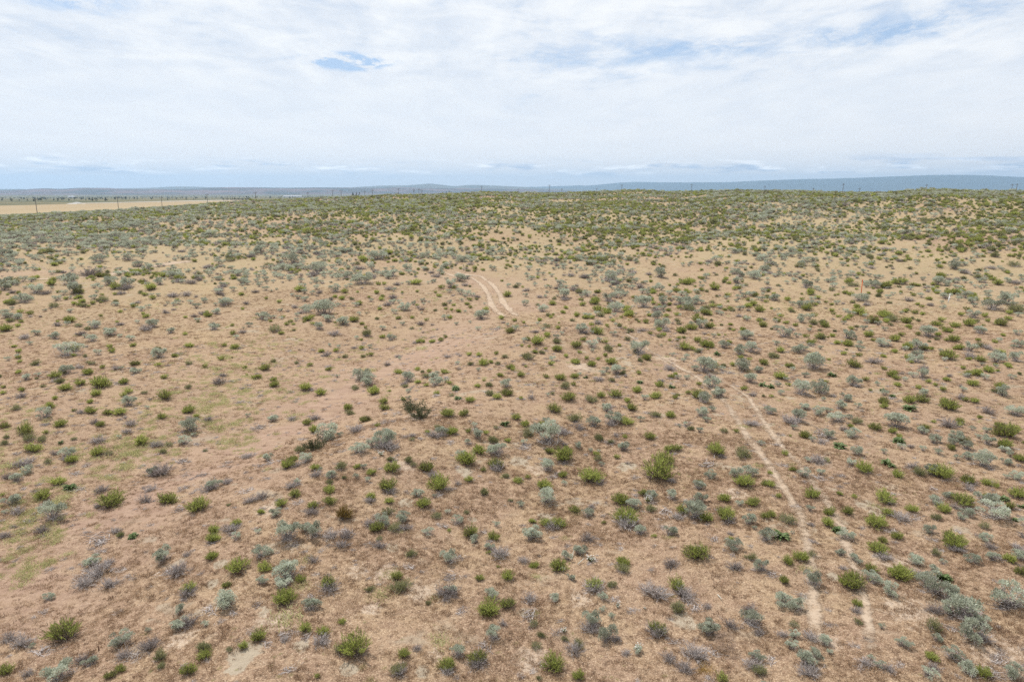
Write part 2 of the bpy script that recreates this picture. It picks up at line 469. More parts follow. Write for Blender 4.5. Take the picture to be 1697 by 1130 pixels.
def make_ridge(name, prof, dist, depth, base_z, cols, seed):
    """a chain of hills: profile pixels -> crest heights at its distance"""
    p = np.array(prof, float)
    a, e = az_el(p[:, 0], p[:, 1])
    n = 420
    A = np.linspace(a[0], a[-1], n)
    rr = dist * (1 + 0.05 * np.sin(A * 7 + seed))
    top = CAM_H + rr * np.interp(A, a, e)
    k = np.ones(5) / 5
    top = np.convolve(np.pad(top, 2, 'edge'), k, 'valid')
    top = top + (dist / 9000) * (3.0 * vnoise(A * 70, A * 0, seed) + 1.5 * vnoise(A * 210, A * 0, seed + 1))
    ends = np.minimum(1, np.minimum(np.arange(n), np.arange(n)[::-1]) / 25.0)
    top = base_z + (top - base_z) * sstep(ends)
    m_ = 28
    s = np.linspace(-1, 1, m_)
    S, AA = np.meshgrid(s, A, indexing='ij')
    shape = (0.5 + 0.5 * np.cos(S * math.pi)) ** 0.8
    R = rr[None, :] + S * depth
    X, Y = R * np.sin(AA), R * np.cos(AA)
    gul = 0.22 * vnoise(X / (depth * 0.22), Y / (depth * 0.5), seed + 2) * np.sin(np.clip(shape, 0, 1) * math.pi)
    Z = base_z - 4 + (top[None, :] - base_z + 4) * np.clip(shape + gul, 0, 1)
    me = grid_mesh(name, np.dstack([X, Y, Z])[:, ::-1])
    m, t = new_mat(name + '_slope')
    pos = t.n('ShaderNodeNewGeometry').outputs['Position']
    f = 1.0 / depth
    c = t.mix(t.ramp01(t.noise(t.mapping(pos, (f, f, 0)), 3.0, 6, 0.6), 0.42, 0.6), cols[0], cols[1])
    c = t.mix(t.math('MULTIPLY', t.ramp01(t.noise(t.mapping(pos, (f, f, 0), (5, 3, 0)), 6.0, 5, 0.6), 0.52, 0.66), 0.8), c, cols[2])
    finish(t, c, 0.95)
    return structure(name, me, m)
LEFT = [(-500, 320), (-150, 317), (0, 316), (30, 315), (74, 312.3), (99, 313.6), (138, 311.3), (177, 311.8), (203, 313.6), (300, 314), (340, 312), (369, 310.8), (418, 310.8), (438, 311.3),
        (473, 312), (510, 310.8), (547, 311.3), (622, 312), (659, 310.8), (720, 312), (800, 313), (880, 314), (1000, 317)]
MIDR = [(-300, 316), (0, 313.5), (60, 314), (180, 313), (250, 311.5), (285, 309.5), (320, 309.4), (345, 310.5), (420, 311), (580, 311), (629, 307.8), (671, 307.6), (708, 304.6), (720, 305.2), (757, 309),
        (777, 306.6), (813, 307.5), (844, 309), (900, 312), (960, 314), (1050, 317)]
RIGHT = [(760, 318), (856, 310.4), (890, 310), (946, 308), (963, 307), (969, 308.3), (1003, 305.4), (1023, 303.2), (1059, 301.8), (1088, 302.6), (1200, 302.3), (1302, 297.8), (1399, 295.8), (1493, 292.2),
         (1551, 290.2), (1610, 290.2), (1654, 292), (1697, 293.7), (1850, 299), (2300, 312)]
make_ridge('hills', LEFT, 9800, 1600, -28, [(0.06, 0.055, 0.045), (0.15, 0.10, 0.09), (0.03, 0.05, 0.04)], 1)
make_ridge('far_hills', MIDR, 14500, 1600, -28, [(0.10, 0.10, 0.07), (0.13, 0.12, 0.08), (0.07, 0.08, 0.06)], 11)
make_ridge('mountain', RIGHT, 19000, 2600, -28, [(0.06, 0.07, 0.055), (0.07, 0.08, 0.06), (0.05, 0.06, 0.05)], 21)

# ------------------------------------------------------------------ plant materials
def plant_mat(name, stops, rnd=0.25, trans=0.25, rough=0.7):
    """leaf or twig colour: runs through the stops by each blade's own tint, shifted a little from plant to plant"""
    m, t = new_mat(name)
    tint = t.n('ShaderNodeAttribute', attribute_name='tint').outputs['Fac']
    oi = t.n('ShaderNodeObjectInfo').outputs['Random']
    v = t.math('ADD', tint, t.math('MULTIPLY', t.math('SUBTRACT', oi, 0.5), rnd), clamp=True)
    cr = t.n('ShaderNodeValToRGB', ins={0: v})
    e = cr.color_ramp.elements
    while len(e) < len(stops):
        e.new(0.5)
    for i, s in enumerate(stops):
        e[i].position = i / (len(stops) - 1)
        e[i].color = tuple(s) + (1,)
    b = t.n('ShaderNodeBsdfPrincipled', ins={'Base Color': cr.outputs[0], 'Roughness': rough})
    b.inputs['Specular IOR Level'].default_value = 0.15
    out = b.outputs[0]
    if trans > 0:
        tr = t.n('ShaderNodeBsdfTranslucent', ins={'Color': cr.outputs[0]})
        mx = t.n('ShaderNodeMixShader', ins={0: trans, 1: b.outputs[0], 2: tr.outputs[0]})
        out = mx.outputs[0]
    t.n('ShaderNodeOutputMaterial', ins={'Surface': out})
    return m
M = {
    'green': plant_mat('green_leaves', [(0.165, 0.125, 0.08), (0.22, 0.245, 0.068), (0.345, 0.39, 0.095), (0.48, 0.51, 0.16)], 0.45, 0.5),
    'olive': plant_mat('olive_leaves', [(0.13, 0.135, 0.06), (0.20, 0.205, 0.09), (0.28, 0.28, 0.13), (0.36, 0.34, 0.20)], 0.5, 0.4),
    'sage': plant_mat('silver_leaves', [(0.25, 0.245, 0.185), (0.39, 0.41, 0.315), (0.52, 0.55, 0.43), (0.66, 0.69, 0.57)], 0.45, 0.35),
    'dead': plant_mat('dead_twigs', [(0.17, 0.14, 0.125), (0.30, 0.26, 0.245), (0.43, 0.385, 0.365), (0.57, 0.52, 0.49)], 0.5, 0.0),
    'wood': plant_mat('woody_twigs', [(0.08, 0.058, 0.042), (0.15, 0.115, 0.09), (0.24, 0.195, 0.165), (0.34, 0.29, 0.25)], 0.3, 0.0),
    'leafy': plant_mat('broad_leaves', [(0.05, 0.075, 0.028), (0.085, 0.125, 0.042), (0.14, 0.185, 0.07), (0.36, 0.38, 0.24)], 0.2, 0.2, 0.5),
    'dark': plant_mat('dark_olive_leaves', [(0.045, 0.05, 0.022), (0.08, 0.085, 0.04), (0.12, 0.125, 0.065), (0.18, 0.18, 0.10)], 0.1, 0.25),
    'gold': plant_mat('golden_brown_stems', [(0.07, 0.045, 0.012), (0.15, 0.095, 0.022), (0.25, 0.165, 0.04), (0.33, 0.24, 0.08)], 0.1, 0.2),
    'straw': plant_mat('dry_straw', [(0.130, 0.080, 0.054), (0.26, 0.163, 0.100), (0.43, 0.290, 0.180), (0.66, 0.52, 0.37)], 0.8, 0.3),
    'yellow': plant_mat('yellow_straw', [(0.36, 0.23, 0.075), (0.46, 0.31, 0.10), (0.56, 0.39, 0.15)], 0.3, 0.2),
    'pale': plant_mat('pale_grass', [(0.36, 0.34, 0.16), (0.48, 0.46, 0.22), (0.58, 0.56, 0.32)], 0.4, 0.5),
    'petal': plant_mat('white_petals', [(0.75, 0.75, 0.70), (0.85, 0.85, 0.82)], 0.0, 0.2),
    'tumble': plant_mat('tumbleweed_twigs', [(0.15, 0.10, 0.07), (0.26, 0.185, 0.14), (0.36, 0.27, 0.21)], 0.1, 0.0),
}

# ------------------------------------------------------------------ plant shapes (each about one metre wide, scaled when placed)
def even_width(*parts):
    """scale a plant's pieces together so that it is one metre wide"""
    P = np.concatenate([v for p in parts[:1] for v in p.V])
    c = np.median(P[:, :2], axis=0)
    r = np.percentile(np.hypot(*(P[:, :2] - c).T), 96)
    k = 0.5 / r
    for p in parts:
        p.V = [(v - [c[0], c[1], 0]) * k for v in p.V]
    return parts
class Blades:
    def __init__(s, seed):
        s.rng = np.random.default_rng(seed)
        s.V, s.F, s.T, s.n = [], [], [], 0
    def add(s, P, D, L, W, tint, kind='tri'):
        """thin faces from P along D: 'tri' tapers to a point, 'leaf' is widest half way, 'rod' keeps its width"""
        P, D = np.atleast_2d(P), np.atleast_2d(D)
        k = len(P)
        D = D / np.linalg.norm(D, axis=1, keepdims=True)
        R = s.rng.normal(size=(k, 3))
        S = np.cross(D, R); S /= np.linalg.norm(S, axis=1, keepdims=True) + 1e-9
        L = np.broadcast_to(L, k)[:, None]; W = np.broadcast_to(W, k)[:, None] * 0.5
        tint = np.broadcast_to(tint, k)
        if kind == 'tri':
            v = np.stack([P - S * W, P + S * W, P + D * L], 1); m = 3
        elif kind == 'leaf':
            v = np.stack([P, P + D * L * 0.5 + S * W, P + D * L, P + D * L * 0.5 - S * W], 1); m = 4
        else:
            v = np.stack([P - S * W, P + S * W, P + D * L + S * W * 0.6, P + D * L - S * W * 0.6], 1); m = 4
        s.V.append(v.reshape(-1, 3))
        s.F.append((np.arange(k * m).reshape(k, m) + s.n))
        s.T.append(np.repeat(tint, m))
        s.n += k * m
    def arrays(s):
        V = np.concatenate(s.V); T = np.clip(np.concatenate(s.T), 0, 1)
        fl = np.concatenate([f.ravel() for f in s.F])
        sizes = np.concatenate([np.full(len(f), f.shape[1]) for f in s.F])
        return V, fl, np.concatenate([[0], np.cumsum(sizes)[:-1]]), T
    def mesh(s, name, mat):
        V, fl, st, T = s.arrays()
        me = mesh_np(name, V, fl, st)
        me.attributes.new('tint', 'FLOAT', 'POINT').data.foreach_set('value', T.astype(np.float32))
        me.materials.append(mat)
        return me
def both(name, a, ma, b, mb):
    """one mesh of leaves and twigs, for plants too small to show their parts"""
    V1, f1, s1, t1 = a.arrays(); V2, f2, s2, t2 = b.arrays()
    me = mesh_np(name, np.concatenate([V1, V2]), np.concatenate([f1, f2 + len(V1)]), np.concatenate([s1, s2 + len(f1)]))
    me.attributes.new('tint', 'FLOAT', 'POINT').data.foreach_set('value', np.concatenate([t1, t2]).astype(np.float32))
    me.materials.append(ma); me.materials.append(mb)
    me.polygons.foreach_set('material_index', np.concatenate([np.zeros(len(s1), np.int32), np.ones(len(s2), np.int32)]))
    me.update()
    return me
def lean(rng, k, lo, hi):
    a = rng.uniform(0, 2 * math.pi, k); th = np.sqrt(rng.uniform(lo * lo, hi * hi, k))
    return np.stack([np.cos(a) * np.sin(th), np.sin(a) * np.sin(th), np.cos(th)], 1)

def broom(seed, q=1.0, h=0.62, loose=0.0, fat=1.0):
    """broom shrub: fans of fine upright stems from several crowns"""
    f, w = Blades(seed), Blades(seed + 500)
    rng = f.rng
    nc = rng.integers(3, 7)
    turn = rng.uniform(0, 6.28)
    for c in range(nc):
        ca = turn + 2 * math.pi * (c + rng.uniform(-0.25, 0.25)) / nc; cr = rng.uniform(0.03, 0.24)
        base = np.array([math.cos(ca) * cr, math.sin(ca) * cr, 0.0])
        size = rng.uniform(0.75, 1.1)
        k = int(24 * q * size) + 5
        D = lean(rng, k, 0.0, 1.05) + np.array([base[0], base[1], 0]) * 0.9
        D /= np.linalg.norm(D, axis=1, keepdims=True)
        L = h * size * rng.uniform(0.62, 1.0, k) * (1 - 0.25 * (1 - D[:, 2]))
        w.add(np.repeat(base[None], k, 0) + rng.normal(0, 0.02, (k, 3)) * [1, 1, 0], D, L * 0.85, 0.011, rng.uniform(0.1, 0.7, k), 'rod')
        bt = rng.normal(0, 0.13)
        for j in range(11):
            u = rng.uniform(0.30, 1.0, k) ** 0.8
            P = base + D * (L * u)[:, None] + rng.normal(0, 0.022 + loose, (k, 3))
            DD = D + rng.normal(0, 0.33, (k, 3)) + [0, 0, 0.28]
            f.add(P, DD, rng.uniform(0.07, 0.13, k) * (0.5 + 0.5 * fat), rng.uniform(0.018, 0.030, k) * fat, np.where(rng.uniform(0, 1, k) < 0.13, 0.02, 0.58 + bt + rng.normal(0, 0.19, k)), 'tri')
    k = int(120 * q)
    D = lean(rng, k, 0.7, 1.5)
    w.add(rng.normal(0, 0.16, (k, 3)) * [1, 1, 0] + [0, 0, 0.01], D, rng.uniform(0.16, 0.40, k), 0.010, rng.uniform(0.2, 1.0, k), 'rod')
    return f, w
def sage(seed, q=1.0, fat=1.0):
    """sagebrush: crooked limbs that end in separate puffs of small silvery leaves"""
    f, w = Blades(seed), Blades(seed + 500)
    rng = f.rng
    nl = rng.integers(10, 17)
    for c in range(nl):
        ca = rng.uniform(0, 2 * math.pi); cr = 0.38 * math.sqrt(rng.uniform(0.0, 1))
        top = np.array([math.cos(ca) * cr, math.sin(ca) * cr, rng.uniform(0.22, 0.52) * (1 - 0.6 * cr)])
        mid = top * 0.5 + rng.normal(0, 0.04, 3)
        w.add(np.array([[0, 0, 0.0]]), mid[None], np.linalg.norm(mid), 0.035, rng.uniform(0.1, 0.5), 'rod')
        w.add(mid[None], (top - mid)[None], np.linalg.norm(top - mid), 0.024, rng.uniform(0.1, 0.5), 'rod')
        kk = int(16 * q)
        P = mid + (top - mid) * rng.uniform(0, 1, (kk, 1))
        w.add(P, (top - mid) + rng.normal(0, 0.22, (kk, 3)), rng.uniform(0.06, 0.2, kk), 0.010, rng.uniform(0.2, 1, kk), 'rod')
        rad = rng.uniform(0.10, 0.18)
        k = int(130 * q * (rad / 0.14) ** 2)
        N = rng.normal(size=(k, 3)); N /= np.linalg.norm(N, axis=1, keepdims=True)
        N[:, 2] = np.where(N[:, 2] < -0.3, -N[:, 2], N[:, 2])
        bump = 1 + 0.25 * np.sin(N[:, 0] * 9 + c) * np.sin(N[:, 1] * 8 + c * 2)
        P = top + N * (rad * bump * rng.uniform(0.55, 1.0, k))[:, None] * [1, 1, 0.85]
        bt = rng.normal(0, 0.14)
        f.add(P, N + [0, 0, 0.7] + rng.normal(0, 0.4, (k, 3)), rng.uniform(0.045, 0.08, k) * fat, rng.uniform(0.022, 0.034, k) * fat, 0.5 + bt + rng.normal(0, 0.2, k), 'leaf')
    k = int(110 * q)
    w.add(rng.normal(0, 0.14, (k, 3)) * [1, 1, 0] + [0, 0, 0.01], lean(rng, k, 0.5, 1.5), rng.uniform(0.15, 0.38, k), 0.010, rng.uniform(0.3, 1.0, k), 'rod')
    return f, w
def twiggy(seed, q=1.0, h=0.5):
    """dead shrub: bare forking twigs only"""
    f, w = Blades(seed), Blades(seed + 500)
    rng = f.rng
    k = int(80 * q)
    base = rng.normal(0, 0.10, (k, 3)) * [1, 1, 0]
    D = lean(rng, k, 0.1, 1.35)
    L = rng.uniform(0.5, 1.0, k) * (h + 0.12 * (1 - D[:, 2]))
    w.add(base, D, L, 0.018, rng.uniform(0.0, 0.6, k), 'tri')
    for j in range(15):
        u = rng.uniform(0.25, 1.0, k)
        P = base + D * (L * u)[:, None]
        f.add(P, D + rng.normal(0, 0.55, (k, 3)) + [0, 0, 0.15], rng.uniform(0.08, 0.20, k), 0.010, 0.5 + rng.normal(0, 0.25, k), 'tri')
    return f, w
def rosette(seed):
    """leafy plant: large arrow shaped leaves that arch out from one crown"""
    f = Blades(seed); rng = f.rng
    V, F, T = [], [], []
    n = 0
    for i in range(38):
        a = rng.uniform(0, 2 * math.pi); up = rng.uniform(0.45, 1.3); L = rng.uniform(0.34, 0.56); W = rng.uniform(0.09, 0.14)
        d = np.array([math.cos(a), math.sin(a), 0]); s = np.array([-d[1], d[0], 0]); tw = rng.uniform(-0.5, 0.5)
        p = d * 0.03; ang = up
        wid = [0.012, 0.012, W * 0.9, W * 0.75, W * 0.4, 0.004]
        for j in range(6):
            fold = np.array([0, 0, 0.35])
            V += [p - s * wid[j] + fold * wid[j] + d * tw * wid[j] * .3, p - d * 0.0, p + s * wid[j] + fold * wid[j] - d * tw * wid[j] * .3]
            tt = 0.35 + rng.uniform(-0.15, 0.15)
            T += [tt, 0.75, tt]
            if j < 5:
                b = n + j * 3
                F += [(b, b + 1, b + 4, b + 3), (b + 1, b + 2, b + 5, b + 4)]
            p = p + (d * math.cos(ang) + np.array([0, 0, 1]) * math.sin(ang)) * L / 5
            ang -= 0.27
        n += 18
    f.V, f.F, f.T, f.n = [np.array(V)], [np.array(F)], [np.array(T)], n
    return f
def flower(seed):
    f, w = Blades(seed), Blades(seed + 500)
    rng = f.rng
    k = 26
    D = lean(rng, k, 0.05, 0.9); L = rng.uniform(0.4, 0.75, k)
    w.add(rng.normal(0, 0.05, (k, 3)) * [1, 1, 0], D, L, 0.014, rng.uniform(0.2, 0.8, k), 'rod')
    for j in range(16):
        w.add(D * (L * rng.uniform(0.1, 0.75, k))[:, None], D + rng.normal(0, 0.5, (k, 3)), rng.uniform(0.1, 0.18, k), 0.03, rng.uniform(0.2, 0.9, k), 'leaf')
    tip = D * L[:, None]
    for j in range(7):
        f.add(tip + rng.normal(0, 0.012, (k, 3)), rng.normal(0, 1, (k, 3)) * [1, 1, 0.3], 0.07, 0.055, rng.uniform(0, 1, k), 'leaf')
    return f, w
def tuft(seed, k=60, spread=1.2, h=0.5, wid=0.02):
    f = Blades(seed); rng = f.rng
    P = rng.normal(0, 0.22, (k, 3)) * [1, 1, 0]
    f.add(P, lean(rng, k, 0.1, spread), rng.uniform(0.4, 1.0, k) * h, wid, 0.5 + rng.normal(0, 0.25, k), 'tri')
    return f
def cushion(seed):
    f = Blades(seed); rng = f.rng
    k = 150
    P = np.stack([rng.normal(0, 0.25, k), rng.normal(0, 0.2, k), np.zeros(k)], 1)
    f.add(P, lean(rng, k, 0.1, 1.1), rng.uniform(0.08, 0.2, k), 0.026, 0.5 + rng.normal(0, 0.25, k), 'tri')
    return f
def bitterbrush(seed):
    """upright dark shrub with several ascending limbs clothed in small leaves"""
    f, w = Blades(seed), Blades(seed + 500)
    rng = f.rng
    for c in range(15):
        D = lean(rng, 1, 0.1, 1.15)[0]; L = rng.uniform(0.4, 0.72)
        bend = rng.normal(0, 0.25, 3)
        p0 = rng.normal(0, 0.10, 3) * [1, 1, 0]
        pts = [p0 + D * L * u + bend * u * u * 0.2 for u in np.linspace(0, 1, 6)]
        for i in range(5):
            w.add(pts[i][None], (pts[i + 1] - pts[i])[None], np.linalg.norm(pts[i + 1] - pts[i]) * 1.05, 0.035 * (1 - i / 7), 0.2, 'rod')
        k = 120
        u = rng.uniform(0.25, 1.0, k)
        P = p0 + D * (L * u)[:, None] + bend * (u * u * 0.2)[:, None] + rng.normal(0, 0.045, (k, 3))
        f.add(P, D + rng.normal(0, 0.8, (k, 3)), rng.uniform(0.04, 0.08, k), rng.uniform(0.02, 0.032, k), 0.5 + rng.normal(0, 0.22, k), 'leaf')
    return f, w
def tumbleweed(seed):
    f = Blades(seed); rng = f.rng
    k = 900
    N = rng.normal(size=(k, 3)); N /= np.linalg.norm(N, axis=1, keepdims=True)
    P = N * (0.45 * rng.uniform(0.3, 1.0, k) ** 0.5)[:, None] * [1, 1, 0.95] + [0, 0, 0.42]
    P[:, 2] = np.maximum(P[:, 2], 0.02)
    f.add(P, N + rng.normal(0, 0.9, (k, 3)), rng.uniform(0.08, 0.2, k), 0.011, 0.5 + rng.normal(0, 0.25, k), 'tri')
    return f
def branches(seed):
    f = Blades(seed); rng = f.rng
    k = 70
    P = np.stack([rng.normal(0, 0.24, k), rng.normal(0, 0.18, k), rng.uniform(0.01, 0.07, k)], 1)
    a = rng.uniform(0, 2 * math.pi, k)
    D = np.stack([np.cos(a), np.sin(a), rng.uniform(-0.05, 0.22, k)], 1)
    f.add(P, D, rng.uniform(0.12, 0.42, k), rng.uniform(0.012, 0.03, k), 0.45 + rng.normal(0, 0.3, k), 'rod')
    return f

NV = 10
LIB = {}          # kind -> list of (foliage mesh, stems mesh, joined mesh, far mesh)
def add_kind(k, maker, ma, mb, leafname, stemname, n=NV, far=True):
    out = []
    for i in range(n):
        f, w = even_width(*maker(1000 * (len(LIB) + 1) + i))
        fm, wm = f.mesh(leafname, M[ma]), w.mesh(stemname, M[mb])
        jm = both(leafname, f, M[ma], w, M[mb])
        out.append((fm, wm, jm))
    LIB[k] = out
add_kind('g', lambda s: broom(s, 1.15), 'green', 'wood', 'foliage', 'woody_stems')
add_kind('o', lambda s: broom(s, 0.72, 0.55, 0.02), 'olive', 'dead', 'foliage', 'woody_stems')
add_kind('s', lambda s: sage(s), 'sage', 'dead', 'foliage', 'woody_stems')
add_kind('d', lambda s: twiggy(s), 'dead', 'wood', 'twigs', 'woody_stems')
add_kind('j', bitterbrush, 'dark', 'wood', 'foliage', 'woody_stems', 3)
add_kind('k', lambda s: broom(s, 1.2, 0.85), 'gold', 'wood', 'foliage', 'woody_stems', 1)
add_kind('f', flower, 'petal', 'olive', 'flowers', 'stems', 3)
SINGLE = {
    'l': [rosette(70 + i).mesh('leafy_plant', M['leafy']) for i in range(4)],
    'y': [tuft(90 + i, 260, 1.2, 0.42, 0.016).mesh('grass_tuft', M['yellow']) for i in range(2)],
    'b': [tumbleweed(95).mesh('tumbleweed', M['tumble'])],
    'w': [branches(97 + i).mesh('dead_branches', M['dead']) for i in range(3)],
}
FAR = {
    'g': [both('far', *[z for p in zip(even_width(*broom(300 + i, 0.5, 0.6, 0.01, 1.45)), (M['green'], M['wood'])) for z in p]) for i in range(4)],
    's': [both('far', *[z for p in zip(even_width(*sage(320 + i, 0.42, 1.35)), (M['sage'], M['dead'])) for z in p]) for i in range(4)],
    'd': [both('far', *[z for p in zip(even_width(*twiggy(340 + i, 0.6)), (M['dead'], M['wood'])) for z in p]) for i in range(4)],
    'o': [both('far', *[z for p in zip(even_width(*broom(360 + i, 0.38, 0.5, 0.02, 1.7)), (M['olive'], M['dead'])) for z in p]) for i in range(3)],
}

